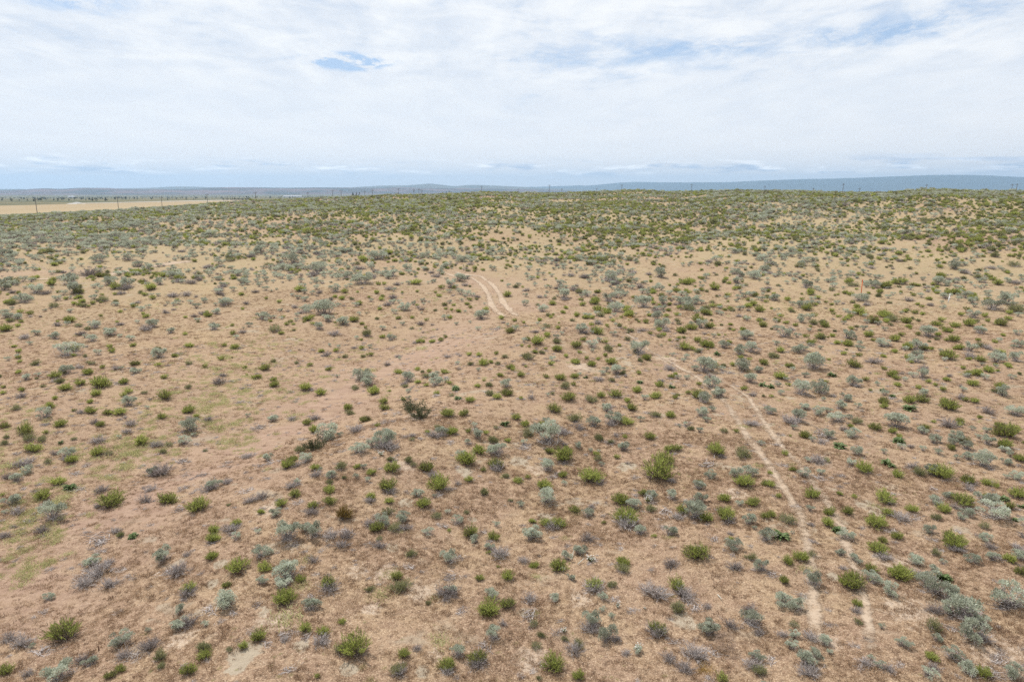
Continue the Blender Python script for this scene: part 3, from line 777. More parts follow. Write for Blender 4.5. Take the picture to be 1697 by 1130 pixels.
# ------------------------------------------------------------------ where the plants stand, read off the photograph (x, foot, width in quarter pixels of its tile)
TILES = {
(0, 900): 's610,165,110 d720,150,80 d570,300,150 d735,305,140 d660,235,230 s1070,145,140 d1240,90,60 g1405,115,85 g1260,325,95 d1245,375,160 g1505,295,60 s1500,440,125 s1175,590,120 s1200,470,90 d1250,570,140 s1365,555,55 g425,665,215 d150,700,140 d60,660,120 s220,700,60 s800,700,140 s985,600,60 d1000,720,150 o1060,785,110 d830,770,110 s620,815,100 d550,810,120 g800,860,75 g735,900,75 g40,875,100 s390,930,170 d190,890,90 g1250,885,110 o1350,720,90 g1360,770,90 g1615,710,70 o1525,720,50',
(424, 900): 's40,100,110 g60,190,100 s220,250,140 g300,260,70 s170,310,110 s40,280,70 g195,415,135 g475,300,110 d490,340,150 g325,595,85 g450,620,90 d440,690,140 g15,660,110 g660,770,200 o570,740,100 g410,900,50 o1030,100,90 s1290,140,110 o960,335,130 g935,250,80 o755,325,60 d1265,380,170 s1300,345,90 o1140,410,40 g1480,255,65 g1670,250,90 g1605,165,30 s1560,370,90 g1540,490,150 g1670,440,90 s1575,650,95 s1340,760,90 g1480,810,130 d1470,850,150 g1275,845,110 d1270,880,90 g985,770,90 o940,880,110 d960,890,110 d1070,720,70 d570,40,100 d820,45,100 g1545,75,45 d1640,555,70 d1620,110,140',
(848, 900): 'g150,165,60 d80,140,90 g300,190,115 f335,190,50 f520,130,70 s400,255,65 g735,150,80 o735,205,100 g545,315,110 d545,340,150 s610,385,65 s285,390,80 d120,400,110 o665,300,70 d950,390,200 g1095,325,115 d1140,380,150 d1295,440,70 g1225,120,170 d1050,170,110 s1465,50,100 d1480,190,110 s1650,190,90 o1590,120,80 s1580,560,150 d1580,470,110 d1450,580,120 s1300,630,140 b1410,730,150 s540,560,100 d520,610,130 s620,665,130 d690,660,80 g960,620,130 d960,640,150 s600,465,55 s660,505,55 f345,600,55 o350,655,55 o195,630,60 o440,700,90 d420,750,140 f840,725,70 s835,745,70 d760,750,70 d1215,790,170 d1040,800,120 d1150,870,130 y1270,880,150 s1620,800,90 o1640,880,90 d1600,850,120 g440,920,90 o180,910,45 f880,440,25 f700,430,50 d1640,620,80 o150,560,70',
(1272, 900): 'g130,145,75 g225,130,100 o290,90,60 s480,90,65 g725,70,110 d770,120,110 s570,130,90 d500,180,60 g680,195,80 s690,265,110 g870,250,150 g555,310,150 d980,230,110 s980,150,80 s1045,245,80 l1155,260,130 d1475,45,100 s1370,140,95 s1155,140,60 g1605,130,80 g1680,215,80 s1080,340,180 s1200,390,150 s1545,430,230 d1620,440,120 s1310,520,200 s1210,480,120 s1400,560,120 s1330,650,180 d1420,660,130 d1110,480,130 o1090,590,120 s1130,660,70 g1080,780,80 s1220,790,120 s1330,880,130 g1425,900,110 s1060,890,100 s1600,910,120 g110,275,70 s95,420,130 s190,450,100 s300,290,100 s750,570,60 g590,425,70 d590,470,80 o600,540,60 s170,640,70 d100,630,80 d290,660,120 s380,675,70 s150,710,80 s250,830,150 d270,900,150 s410,740,50 s310,760,70 d650,820,100 s680,780,60 s740,830,70 d800,860,90 d1100,850,90 o170,560,70 g1230,50,130 d1250,65,110',
(0, 670): 'o110,40,70 g330,30,60 s320,95,115 g490,50,40 g600,65,70 g715,70,60 g795,75,80 g670,150,60 g25,160,60 g405,150,75 g165,205,110 g305,200,45 o190,250,90 o490,240,40 o45,230,45 o30,270,50 d650,265,100 g940,270,85 d1040,290,100 o1120,280,50 s1265,190,110 s1210,270,80 g1250,60,80 g1305,90,45 d1380,115,70 d870,150,100 d840,200,80 g220,325,105 l405,265,50 s465,350,100 g475,395,80 d440,380,70 d360,340,60 o320,395,50 g650,345,85 o725,340,60 s195,460,75 d175,410,110 d120,420,80 s115,515,80 d50,500,70 g385,540,95 l465,570,95 g290,635,95 d675,590,105 g735,690,170 d650,690,60 g1110,665,130 d970,655,110 d1000,580,90 s1410,570,110 d1390,580,130 d1070,485,180 s1015,480,70 w1215,395,140 w1230,485,110 g1315,715,130 s105,670,110 s30,735,55 d120,735,110 s370,775,160 d280,860,100 d35,890,80 d770,860,90 o800,885,50 l885,890,70 d1670,660,100 o1515,675,30 g1570,810,70 d1540,850,120 g1415,860,75 g1410,920,95 s1580,900,80 o1360,315,35 d1640,360,90 g15,610,35 o280,250,70',
(424, 670): 'g610,40,60 o625,70,60 g855,40,70 j1040,50,210 j1090,105,150 g710,105,40 g805,150,45 d670,190,115 g385,190,80 g340,140,60 s490,240,140 s555,220,60 d390,110,80 d240,110,70 s110,120,70 j400,310,160 o300,320,70 s340,395,100 g245,380,60 g210,430,100 g395,440,65 d270,420,70 s430,445,45 d400,485,80 s695,330,110 s770,290,90 s870,290,150 d870,310,150 f830,345,50 o570,440,90 s500,495,80 o585,500,45 s665,500,60 g675,430,55 s715,430,50 g770,475,65 s745,520,60 o890,380,50 g905,460,110 o1010,390,60 o1045,415,50 g1130,450,90 o1210,170,60 g1140,195,40 s1235,215,90 d1180,230,110 g1300,205,80 g1275,90,95 g1385,80,75 s1450,155,50 g1410,190,45 g1525,205,50 l1655,150,80 o1590,165,40 o1570,260,70 s1405,270,60 g1475,330,75 g1670,255,50 g1400,410,115 s1590,350,130 g1510,450,55 g1590,430,100 d1600,450,120 o1660,490,50 d1040,220,60 o1035,245,45 g1220,580,140 g1415,520,60 d1340,540,60 o1510,605,60 g1115,690,95 o1200,760,75 g870,580,110 d890,600,100 g765,640,70 d755,660,80 g885,665,65 o880,740,90 k580,780,130 g490,590,80 g490,670,90 g380,700,75 d370,740,90 g260,620,80 g170,690,85 s130,750,70 g35,730,55 d250,560,110 s275,535,60 d45,635,100 l210,820,45 s15,860,50 s220,910,140 s395,890,110 s330,850,70 d500,900,110 d600,900,100 s850,810,110 d760,820,100 g800,850,90 s970,790,90 o920,850,100 d990,850,100 o820,910,60 g1425,890,120 s1455,920,80 g1575,905,90 w1325,690,50 o1400,730,40 o1690,650,40',
(848, 670): 'g280,60,90 g30,105,60 g90,150,60 o105,215,90 g200,170,75 d320,210,130 d360,200,70 o415,120,90 d450,175,80 s540,150,80 d660,150,80 g760,140,90 g785,45,75 o955,90,80 g1050,90,60 d650,30,50 s1265,90,90 s1330,50,60 s1290,120,60 g915,235,75 o580,245,80 o655,265,50 s740,315,80 s440,300,65 d350,280,60 g245,330,60 g340,385,130 g375,330,60 o575,380,70 g560,345,50 g695,365,50 g750,225,40 g1010,410,130 g1095,315,80 g1040,320,60 g1350,345,120 d1390,360,60 o1530,360,110 g970,515,190 d1060,520,60 w1285,430,160 g1245,520,35 o1190,175,50 s1110,155,35 o1410,190,60 g1490,190,45 s1650,275,60 d1590,150,100 g340,490,60 g525,525,155 d590,540,80 g40,525,60 g105,495,45 g210,570,90 s235,660,120 g720,670,110 s800,700,80 g875,610,60 s930,640,80 f900,655,70 g420,725,80 d530,690,50 d625,660,30 g755,800,150 d765,835,160 g610,795,40 g310,820,100 g225,810,70 d270,840,130 g135,790,50 o920,715,80 g1130,730,90 s1220,770,130 d1100,770,90 g1295,780,90 g1415,770,120 d1440,800,100 s1240,660,90 s1480,490,80 s1585,485,90 g1535,555,120 g1410,650,80 g1600,680,90 s1510,680,60 g1680,540,60 g1680,760,60 d1450,870,50 s1680,910,100 d500,915,100',
(1272, 670): 's20,70,70 s340,80,90 s400,60,60 s475,35,70 s200,120,90 s460,120,110 s540,100,60 o590,130,70 s250,40,70 g775,30,60 l940,45,105 g1200,40,100 d1460,65,90 s1650,80,110 g1405,95,40 g1100,125,40 g710,175,90 s840,160,120 g830,195,60 g870,225,50 g1265,150,55 d1200,160,120 s1015,195,70 g1040,180,70 s1100,260,80 o1300,260,90 s1320,300,65 s1250,250,80 g1220,305,60 s1130,335,60 s1020,310,60 g1540,160,70 g1620,185,85 g1575,225,130 s1450,190,60 s1460,270,70 g1570,295,80 s1400,230,50 g1670,385,80 s1440,360,70 s1430,420,110 s1600,350,60 s1595,410,70 s1250,370,60 s1330,370,70 g245,225,70 s290,250,60 d355,265,70 s405,230,70 s555,225,90 g550,160,50 l475,295,95 l870,260,95 s885,300,60 d950,290,50 g115,340,55 g150,215,25 s605,345,80 s545,405,75 d335,400,120 g390,385,50 s265,385,50 g635,460,110 g855,485,75 l795,415,115 s765,330,60 g1145,490,150 s1080,470,80 o1000,475,90 d960,430,90 g165,445,50 g15,465,40 s245,490,80 s350,470,60 g15,550,60 g300,630,100 g75,625,50 g475,605,45 g570,625,50 g770,655,120 d800,670,80 g1325,530,90 d1335,575,90 g1450,540,70 g1515,555,50 s1590,500,60 s1660,510,80 s1100,665,90 s1205,625,70 g1290,680,130 g1170,720,90 d1330,720,80 g1450,620,50 l1560,640,80 g1655,630,100 g1610,700,70 l1685,690,50 s1480,690,150 s1530,780,180 s280,710,60 g25,750,60 o135,800,110 g410,740,75 g530,735,85 g395,815,85 l460,855,100 g715,825,135 l80,900,130 s160,860,35 s520,905,90 s1070,860,80 g860,900,75 o1440,830,80 s1435,910,80 g1210,920,120 g760,920,60 l1640,775,50 d290,810,50',
(0, 440): 's45,350,70 g40,440,75 d165,490,85 s245,465,60 s370,490,75 s200,530,45 g95,545,35 g125,580,45 g125,620,40 g460,380,65 s635,420,80 o525,410,50 o580,430,50 d540,465,70 s735,470,85 d380,405,70 d970,435,90 s1010,410,70 g800,315,40 g670,340,30 g130,320,50 g200,330,55 g140,380,35 s465,315,45 s160,110,60 s210,110,50 g205,145,45 s260,190,110 d310,195,70 s470,130,150 s80,135,60 s45,165,80 s160,250,90 g440,230,40 g490,260,40 g615,260,45 g680,200,30 g645,175,25 g590,275,25 g670,250,25 g770,160,80 s840,150,80 d830,165,80 s1060,130,70 s1150,90,100 d1270,125,80 d1240,205,70 d1150,215,90 s940,305,60 d910,255,50 s990,285,50 g970,350,50 g950,325,30 s1180,260,50 s1305,285,60 s1360,250,50 d1300,215,40 s1450,190,60 d1460,200,60 s1500,260,70 s1430,270,40 s1415,430,85 g1540,405,40 s1650,410,60 s1640,130,50 g1600,200,40 g1610,295,30 s1440,325,70 d1350,330,60 d1290,345,50 d1100,320,60 g1230,350,30 s870,500,60 s615,505,70 d800,400,60 s1140,450,65 g1230,465,45 g1255,545,60 g1545,460,45 s1570,490,50 g1490,540,45 g1560,555,60 g495,570,75 g730,550,50 g745,580,55 s650,595,60 o565,610,35 o605,660,45 d575,545,40 g885,540,45 o1050,560,50 s1055,615,80 g895,665,60 g1050,670,50 s890,720,75 g680,685,50 d770,695,70 s805,695,40 s470,690,55 d530,685,60 o240,665,60 g125,720,55 s180,760,65 o245,755,25 g365,750,80 d370,775,60 g585,725,65 g535,800,70 o285,810,40 g430,835,75 g665,815,120 g640,870,75 g825,790,65 g855,850,55 o960,855,50 g1090,755,55 g1095,895,110 g1360,680,45 o1250,660,45 d1450,795,105 d1480,740,60 o1250,820,50 g1625,685,35 g1690,755,50 d995,895,40 g365,890,45 g600,915,50 g25,815,40 g20,855,45 d145,880,80 s480,40,50 d600,75,150 s1580,70,80 g1350,90,25 g1630,50,25',
(424, 440): 's70,170,60 s135,45,60 s400,60,130 s600,90,80 s710,130,130 s505,20,50 g240,45,50 g290,175,60 s380,195,50 g70,225,30 s280,225,45 s325,240,55 g155,250,40 d260,285,50 s440,330,130 s475,375,65 s545,275,50 s580,395,70 s600,400,45 g705,395,35 g380,395,40 s420,425,65 g205,400,45 g180,350,35 s265,370,40 o125,445,90 g170,460,40 o735,475,75 g840,485,45 s890,500,65 g700,500,30 d520,470,80 s490,540,35 g435,580,45 d470,605,65 g530,575,50 s550,550,40 g700,560,50 s755,550,45 d650,555,40 g760,605,55 o120,645,35 o270,655,35 g360,670,50 g20,750,45 g120,770,50 g125,810,60 s540,745,35 g330,835,80 o660,825,55 s715,760,110 s745,800,90 g785,860,85 g945,720,60 s1005,775,80 g1075,785,45 g1070,700,55 g1150,710,40 o990,810,40 g1250,720,55 s1205,800,90 g1285,790,50 l1325,830,70 d1350,695,45 o1425,665,45 g1510,665,70 g1560,650,40 o1605,660,40 g1480,605,50 d1270,615,60 d1355,605,35 o1650,615,40 g1690,690,60 g1620,740,50 s1665,810,75 g1665,865,75 g1470,810,45 o1545,805,50 o1550,865,60 g1600,890,60 g1420,910,65 l1340,890,50 g850,920,60 o1300,870,45 g1085,515,50 g1110,515,40 d1060,520,50 g1170,515,45 g1225,505,55 o1035,425,35 d1095,400,65 d1170,400,40 g1285,355,45 s1490,360,90 s1520,330,60 s1420,385,35 g1630,360,50 d1640,385,40 g1690,450,60 g1425,285,40 d1100,300,50 s1345,105,65 d1195,80,70 g1230,155,50 g1315,155,40 g1190,185,30 s1285,185,50 d910,225,65 g830,235,50 g840,210,30 g800,190,45 g685,265,55 g570,230,50 g525,215,35 g750,215,25 s920,175,50 g970,185,30 g1070,180,30 o635,230,35 s525,180,70 g590,185,55 g850,130,40 s1010,130,50 d1060,80,40 s900,75,80 s1000,35,70 s760,15,60 g970,65,40 s1405,90,40 g1215,210,40 g1670,210,60',
(848, 440): 'g235,475,55 s300,495,60 g310,425,45 s210,435,35 d160,450,50 s465,450,75 d490,455,50 s85,515,60 g170,530,90 g65,540,30 g115,545,30 g155,585,45 g300,575,60 g225,560,30 g430,550,80 s530,550,75 g475,505,45 s580,510,50 g620,520,50 g635,545,30 g450,585,35 o105,630,90 d80,665,40 s265,640,60 g260,665,50 g360,610,40 g530,670,60 g495,625,40 g570,630,40 g620,605,40 g655,660,70 s850,590,110 o820,580,40 o850,640,45 s1070,605,50 s1160,620,60 s1140,640,40 l1365,600,60 s1400,550,65 g1290,545,90 g1230,510,60 s1510,595,80 s1580,580,90 s1530,705,110 s1635,715,65 g1465,670,45 g1665,660,60 s1270,710,110 s1390,700,60 s1215,700,60 s1330,700,50 g1060,750,50 s1100,755,45 s1160,760,50 d1050,700,90 s690,725,80 o740,725,40 d580,770,80 o665,775,50 g845,725,50 g60,740,60 g5,700,40 g230,750,55 g320,765,75 g420,750,60 l490,750,40 o355,820,75 g410,800,50 l850,785,55 g830,845,65 g980,805,60 l1060,815,55 g955,885,80 s1325,815,100 d1330,750,70 g1240,795,40 s1580,780,65 l1665,805,75 g1540,830,50 s1370,880,90 g1240,885,85 g1170,855,50 o1100,865,30 s240,870,40 o270,860,35 g380,905,95 o520,910,80 g590,880,60 g690,880,90 g765,910,55 d130,890,70 g60,890,40 s1270,915,90 d1600,870,60 g20,375,40 g80,385,30 s90,270,60 s200,310,70 s25,435,55 g185,370,40 g260,350,35 g340,320,45 g360,290,40 g430,340,50 g470,270,50 s500,350,60 s560,335,60 g630,320,60 g570,305,60 g270,265,60 s350,220,80 s640,240,90 s690,215,70 d490,200,60 s720,160,50 d850,155,80 g930,180,50 g910,225,30 g1095,180,55 g1155,175,40 s1045,195,50 g1100,135,35 g1195,115,50 s1285,90,60 s1280,115,30 g1340,165,70 g1410,105,30 g1440,125,35 g1475,165,50 g1430,210,50 d1520,190,30 s1500,225,60 g1620,190,30 s1260,255,45 o1330,250,40 s880,280,90 g760,295,55 g720,270,45 g780,320,50 y785,350,50 g670,375,40 o715,410,50 g890,385,50 g980,385,45 g915,340,40 g1025,345,50 g1040,305,40 g1095,335,45 s1000,260,70 d1085,265,40 s985,420,100 d860,440,60 g920,460,45 l770,450,30 s680,470,60 g1005,470,45 g1125,450,65 o1110,395,40 g1235,380,80 s1240,415,80 y1305,465,35 d1280,460,50 s1340,480,50 g1110,490,40 g1230,340,40 o1325,370,30 g1450,400,35 g1470,435,30 g1530,435,50 g1555,360,45 g1660,410,60 g1640,375,50 g1600,270,60 g1640,310,70 g1450,300,50 s1510,300,55 s1550,495,80 g1440,520,45',
(1272, 440): 'g40,195,30 g130,235,50 g225,230,35 g225,195,25 g280,200,35 g330,225,45 g315,270,45 g425,265,30 g385,250,30 d385,290,35 d475,295,20 s215,285,80 g150,300,40 g85,345,45 g120,390,40 g70,375,40 s220,380,70 o300,395,60 s280,360,60 s630,240,100 g670,190,30 g515,190,45 g745,185,55 s715,140,60 s640,130,50 s1010,215,60 g885,185,35 g1100,165,35 g1195,190,40 g1290,170,40 s1310,220,70 g1370,200,40 g1125,190,35 s1345,255,70 s1170,285,40 s1500,300,130 s1570,260,110 g1570,225,50 s1620,275,60 s1690,285,40 g995,265,35 g1025,280,35 d1080,270,50 g915,315,45 g1025,330,40 g600,330,80 g630,340,50 s550,335,60 g770,345,70 g785,380,55 s740,400,60 s775,435,45 s650,385,55 g920,385,75 g935,415,45 s635,430,55 l445,440,40 g670,475,60 s530,490,90 g530,535,65 g460,525,50 s610,535,60 s1065,475,80 g995,465,50 g1130,470,50 g1150,375,55 g1190,445,60 d1040,425,60 g1280,335,45 s1370,350,80 g1440,345,50 g1335,405,85 s1415,455,80 g1325,300,50 g1545,400,75 g1595,365,50 g1600,325,50 s1660,340,50 s1650,465,60 s1535,510,55 s1665,545,70 g1185,505,40 g1240,495,40 g1270,560,70 s1335,570,70 o1410,545,60 d1460,560,80 g1085,560,40 g925,560,70 s750,540,80 d800,540,50 g840,580,50 s985,610,65 g1150,600,35 g505,595,45 s570,615,40 g605,605,50 g570,680,85 s290,690,110 s120,480,90 s190,480,60 g285,525,60 g250,480,50 s205,585,90 s240,570,60 g85,580,60 g295,600,40 g145,680,60 s170,700,45 g80,755,80 s125,770,50 l20,815,60 s220,860,120 s350,855,110 s90,860,60 g25,875,35 l425,740,70 s250,745,60 g385,780,40 g650,770,50 d700,655,100 g840,720,45 g850,760,55 s960,745,60 s1025,745,80 s910,770,45 g860,805,50 s560,800,80 d590,810,60 s725,800,50 l760,835,45 l830,875,45 s775,865,60 g535,870,30 g680,835,30 g1000,820,45 d1205,740,50 g1390,735,65 s1440,760,60 g1355,800,70 g1410,640,60 s1420,665,35 g1335,630,40 g1295,690,40 g1540,815,70 s1610,755,60 g1600,680,45 g1510,665,30 g1525,705,30 s1640,640,80 g1545,595,60 d1280,810,45 g1160,835,50 s1035,870,65 g1015,910,90 g1370,915,60 d1280,890,80 g1310,905,50 d435,875,50 g765,915,70 g1165,915,60 g940,915,80',
}
rec = []
for (ox, oy), s in TILES.items():
    for e in s.split():
        a, b, c = e[1:].split(',')
        rec.append((e[0], ox + int(a) / 4.002, oy + int(b) / 4.004, int(c) / 4.002))
KIND = [r[0] for r in rec]
PX, PY, PW = (np.array([r[i] for r in rec], float) for i in (1, 2, 3))
X0, Y0, Z0 = at(PX, PY)
_, _, D0 = project(X0, Y0, Z0)
WID = PW * D0 / FPX                      # real width of each plant in metres
# the drawn foot lies at the near edge of the plant: its centre stands about a third of its width further back
AZ0 = np.arctan2(X0, Y0)
X0, Y0 = X0 + np.sin(AZ0) * WID * 0.33, Y0 + np.cos(AZ0) * WID * 0.33
Z0 = height(X0, Y0)

rng = np.random.default_rng(12)
# wild plants between and beyond the ones read off, by how thickly each part of the land is grown over
DY = [312, 326, 342, 358, 375, 395, 420, 445, 480, 530, 600, 700, 850, 1140]
DX = [0, 170, 340, 510, 680, 850, 1020, 1190, 1360, 1530, 1697]
DS = np.array([            # sagebrush and dead brush per 100 square metres
 [20, 20, 20, 20, 20, 20, 20, 22, 24, 24, 24],
 [22, 22, 22, 20, 18, 18, 18, 20, 22, 24, 24],
 [26, 24, 24, 24, 16, 20, 20, 22, 20, 18, 22],
 [28, 28, 26, 24, 16, 18, 22, 20, 18, 16, 24],
 [36, 34, 28, 26, 14, 10, 20, 18, 16, 14, 20],
 [38, 36, 28, 32, 14, 8, 18, 16, 16, 14, 16],
 [30, 28, 24, 34, 20, 8, 22, 16, 16, 12, 14],
 [24, 20, 20, 24, 16, 5, 26, 18, 16, 12, 12],
 [10, 8, 9, 8, 6, 4, 20, 9, 7, 6, 6],
 [5, 4, 4, 4, 3, 4, 9, 6, 5, 4, 4],
 [4, 3, 3, 3, 3, 4, 6, 6, 5, 4, 4],
 [4, 3, 3, 4, 5, 6, 6, 7, 7, 5, 5],
 [6, 5, 6, 8, 9, 9, 9, 9, 9, 9, 9],
 [8, 8, 9, 9, 10, 10, 10, 10, 10, 12, 12]], float)
DG = np.array([            # green shrubs per 100 square metres
 [20, 20, 24, 24, 24, 26, 24, 24, 24, 26, 24],
 [20, 24, 26, 26, 28, 26, 26, 24, 24, 26, 24],
 [18, 20, 22, 22, 34, 22, 22, 20, 20, 16, 22],
 [14, 14, 18, 18, 24, 16, 24, 18, 16, 14, 20],
 [12, 12, 12, 14, 14, 10, 26, 16, 14, 14, 18],
 [10, 10, 10, 12, 12, 8, 20, 14, 12, 12, 14],
 [8, 8, 8, 10, 10, 8, 16, 14, 12, 10, 12],
 [6, 6, 6, 8, 8, 5, 14, 10, 8, 8, 8],
 [4, 4, 4, 4, 3, 3, 8, 5, 4, 4, 4],
 [3, 3, 3, 3, 2, 2, 5, 4, 3, 3, 3],
 [3, 3, 3, 2, 2, 3, 5, 4, 3, 3, 3],
 [2, 2, 2, 3, 4, 4, 4, 4, 3, 3, 3],
 [2, 2, 2, 4, 4, 4, 4, 4, 4, 4, 4],
 [3, 3, 3, 4, 4, 4, 4, 4, 4, 4, 4]], float)
def look(T, px, py):
    i = np.clip(np.interp(py, DY, np.arange(len(DY))), 0, len(DY) - 1.001)
    j = np.clip(np.interp(px, DX, np.arange(len(DX))), 0, len(DX) - 1.001)
    a, b = i.astype(int), j.astype(int); u, v = i - a, j - b
    return (T[a, b] * (1 - v) + T[a, b + 1] * v) * (1 - u) + (T[a + 1, b] * (1 - v) + T[a + 1, b + 1] * v) * u
R0, R1, AM = 13.0, 620.0, 0.80
n = 330000
rr = np.concatenate([np.sqrt(rng.uniform(R0 ** 2, 140 ** 2, 18000)), np.sqrt(rng.uniform(140 ** 2, R1 ** 2, n))])
area = np.concatenate([np.full(18000, AM * (140 ** 2 - R0 ** 2) / 18000), np.full(n, AM * (R1 ** 2 - 140 ** 2) / n)])
aa = rng.uniform(-AM, AM, len(rr))
wx, wy = rr * np.sin(aa), rr * np.cos(aa)
wz = height(wx, wy)
px, py, dep = project(wx, wy, wz)
rc, _ = crest(aa)
py = np.where(rr > rc, 316, py)
calm = np.interp(rr, [60, 170], [1.0, 0.5])
cl_s = np.clip(1 + calm * (3.6 * vnoise(wx / 7, wy / 6, 41) + 2.0 * vnoise(wx / 30, wy / 26, 42)), 0.05, 3)
cl_g = np.clip(1 + calm * (3.0 * vnoise(wx / 9, wy / 8, 43) + 2.4 * vnoise(wx / 40, wy / 30, 44)), 0.05, 3)
far_up = np.interp(rr, [40, 80, 130, 400], [1.4, 1.5, 1.9, 2.25]) * (1 - 0.75 * np.clip(bare_draw(wx, wy), 0, 1))
ps = np.interp(rr, [120, 200], [1.0, 0.85]) * far_up * look(DS, px, py) / 100 * area * cl_s
pg = 1.3 * far_up * look(DG, px, py) / 100 * area * cl_g
u = rng.uniform(0, 1, len(rr))
fade = np.where(rr > rc * 1.35, 0.25, 1.0)
# no wild plant on the ruts, the field or on top of one that was read off
left_field = (aa < -0.33) & (rr > 400)
kind_w = np.where(u < ps * fade, np.where(rng.uniform(0, 1, len(rr)) < 0.27, 'd', 's'), np.where(u < (ps + pg) * fade, np.where(rng.uniform(0, 1, len(rr)) < 0.28, 'o', 'g'), ''))
keep = (kind_w != '') & ~left_field
idx = np.nonzero(keep)[0]
wild = []
hx = np.stack([X0, Y0], 1)
RUT = np.concatenate(RUTS)
for c0 in range(0, len(idx), 4000):
    ii = idx[c0:c0 + 4000]
    P = np.stack([wx[ii], wy[ii]], 1)
    nearm = rr[ii] < 150
    ok = np.ones(len(ii), bool)
    if nearm.any():
        d = np.hypot(P[nearm, None, 0] - hx[None, :, 0], P[nearm, None, 1] - hx[None, :, 1]) - 0.55 * WID[None]
        dr = np.min(np.hypot(P[nearm, None, 0] - RUT[None, :, 0], P[nearm, None, 1] - RUT[None, :, 1]), axis=1)
        ok[nearm] = (d.min(1) > 0.15) & (dr > 0.75)
    wild.append(ii[ok])
wild = np.concatenate(wild)
WX, WY, WZ, WK = wx[wild], wy[wild], wz[wild], kind_w[wild]
WR = rr[wild]
WW = np.where(np.isin(WK, ['s', 'd']), rng.lognormal(0.0, 0.35, len(wild)) * 0.95, rng.lognormal(0.0, 0.33, len(wild)) * 0.82)
WW = WW * np.interp(WR, [13, 45, 90, 160, 700], [0.38, 0.52, 0.76, 0.85, 0.74])     # near at hand only the small ones are left over

# ------------------------------------------------------------------ the three hundred largest of each kind as things, the rest as one mass of a kind
NAME = {'g': 'green_shrub', 'o': 'olive_shrub', 's': 'sagebrush', 'd': 'dead_shrub', 'l': 'leafy_plant', 'f': 'flowering_plant', 'y': 'grass_tuft',
        'j': 'bitterbrush', 'k': 'golden_shrub', 'w': 'dead_branches', 'b': 'tumbleweed'}
CAT = {'g': 'shrub', 'o': 'shrub', 's': 'sagebrush', 'd': 'dead shrub', 'l': 'plant', 'f': 'flower', 'y': 'grass tuft', 'j': 'shrub', 'k': 'shrub', 'w': 'branches', 'b': 'tumbleweed'}
GROUP = {'g': 'bright green shrubs on the dry slope', 'o': 'dull olive shrubs on the dry slope', 's': 'silvery sagebrush on the dry slope', 'd': 'grey dead brush on the dry slope',
         'l': 'dark broad leaved plants', 'f': 'white flowering plants', 'y': 'yellow dry grass tufts', 'j': 'dark upright bitterbrush', 'w': 'heaps of dead branches'}
plants = []          # kind, x, y, z, width, apparent width, px, py
for i in range(len(KIND)):
    plants.append((KIND[i], X0[i], Y0[i], Z0[i], WID[i], PW[i], PX[i], PY[i]))
ax, ay, ad = project(WX, WY, WZ)
AW = WW * FPX / ad
for i in np.nonzero((WR < 130) & (ax > 2) & (ax < 1695) & (ay < 1128))[0]:
    plants.append((WK[i], WX[i], WY[i], WZ[i], WW[i], AW[i], ax[i], ay[i]))
rest = {k: [] for k in 'gosd'}
single_out = []
for k in NAME:
    mine = sorted([p for p in plants if p[0] == k], key=lambda p: -p[5])
    single_out += mine[:300]
    if k in rest:
        rest[k] += [(p[1], p[2], p[3], p[4]) for p in mine[300:]]
taken_ids = set()
for i in range(len(WX)):
    if not (WR[i] < 130 and 2 < ax[i] < 1695 and ay[i] < 1128):
        rest[WK[i]].append((WX[i], WY[i], WZ[i], WW[i]))

# words for the labels
ONES = 'zero one two three four five six seven eight nine ten eleven twelve thirteen fourteen fifteen sixteen seventeen eighteen nineteen'.split()
TENS = '- - twenty thirty forty fifty sixty seventy eighty ninety'.split()
def spell(n):
    n = min(max(int(n), 0), 99)
    if n < 20: return ONES[n]
    return TENS[n // 10] + ('' if n % 10 == 0 else ' ' + ONES[n % 10])
def spell_h(n):
    return spell(n).replace(' ', '-')
LOOK = {'g': 'bright green shrub', 'o': 'dull olive shrub', 's': 'silvery sagebrush', 'd': 'grey leafless shrub', 'l': 'dark broad-leaved plant', 'f': 'white-flowered plant', 'y': 'yellow grass tuft',
        'j': 'dark upright shrub', 'k': 'golden brown shrub', 'w': 'heap of dead branches', 'b': 'round brown tumbleweed'}
SHORT = {'g': 'green shrub', 'o': 'olive shrub', 's': 'sagebrush', 'd': 'leafless shrub', 'l': 'broad-leaved plant', 'f': 'white flowers', 'y': 'yellow grass', 'j': 'dark upright shrub',
         'k': 'the golden brown shrub', 'w': 'dead branches', 'b': 'the round brown tumbleweed'}
sp = np.array([[p[6], p[7], p[5]] for p in single_out])
def label_of(i):
    k, x, y, z, wd, aw, px_, py_ = single_out[i]
    size = 'broad ' if wd > 1.35 else ('small ' if wd < 0.6 else '')
    dx, dy = sp[:, 0] - px_, sp[:, 1] - py_
    d = np.hypot(dx, dy * 1.6) / (0.5 * (sp[:, 2] + aw))
    d[i] = 99
    j = int(np.argmin(d))
    if d[j] < 1.6:
        kk = SHORT[single_out[j][0]]
        art = '' if kk.startswith('the') or single_out[j][0] in 'wfys' and not single_out[j][0] == 's' else ('an ' if kk[0] in 'aeio' else 'a ')
        if abs(dx[j]) > abs(dy[j]) * 1.2:
            rel = ('left of ' if dx[j] > 0 else 'right of ') + art + kk
        else:
            rel = ('in front of ' if dy[j] < 0 else 'behind ') + art + kk
    else:
        rel = 'standing alone on dry grass'
    return size + LOOK[k], rel, px_, py_
parts_of = [label_of(i) for i in range(len(single_out))]
heads = {}
for i, (a, b, *_r) in enumerate(parts_of):
    heads.setdefault(a + ' ' + b, []).append(i)
LABEL = [None] * len(single_out)
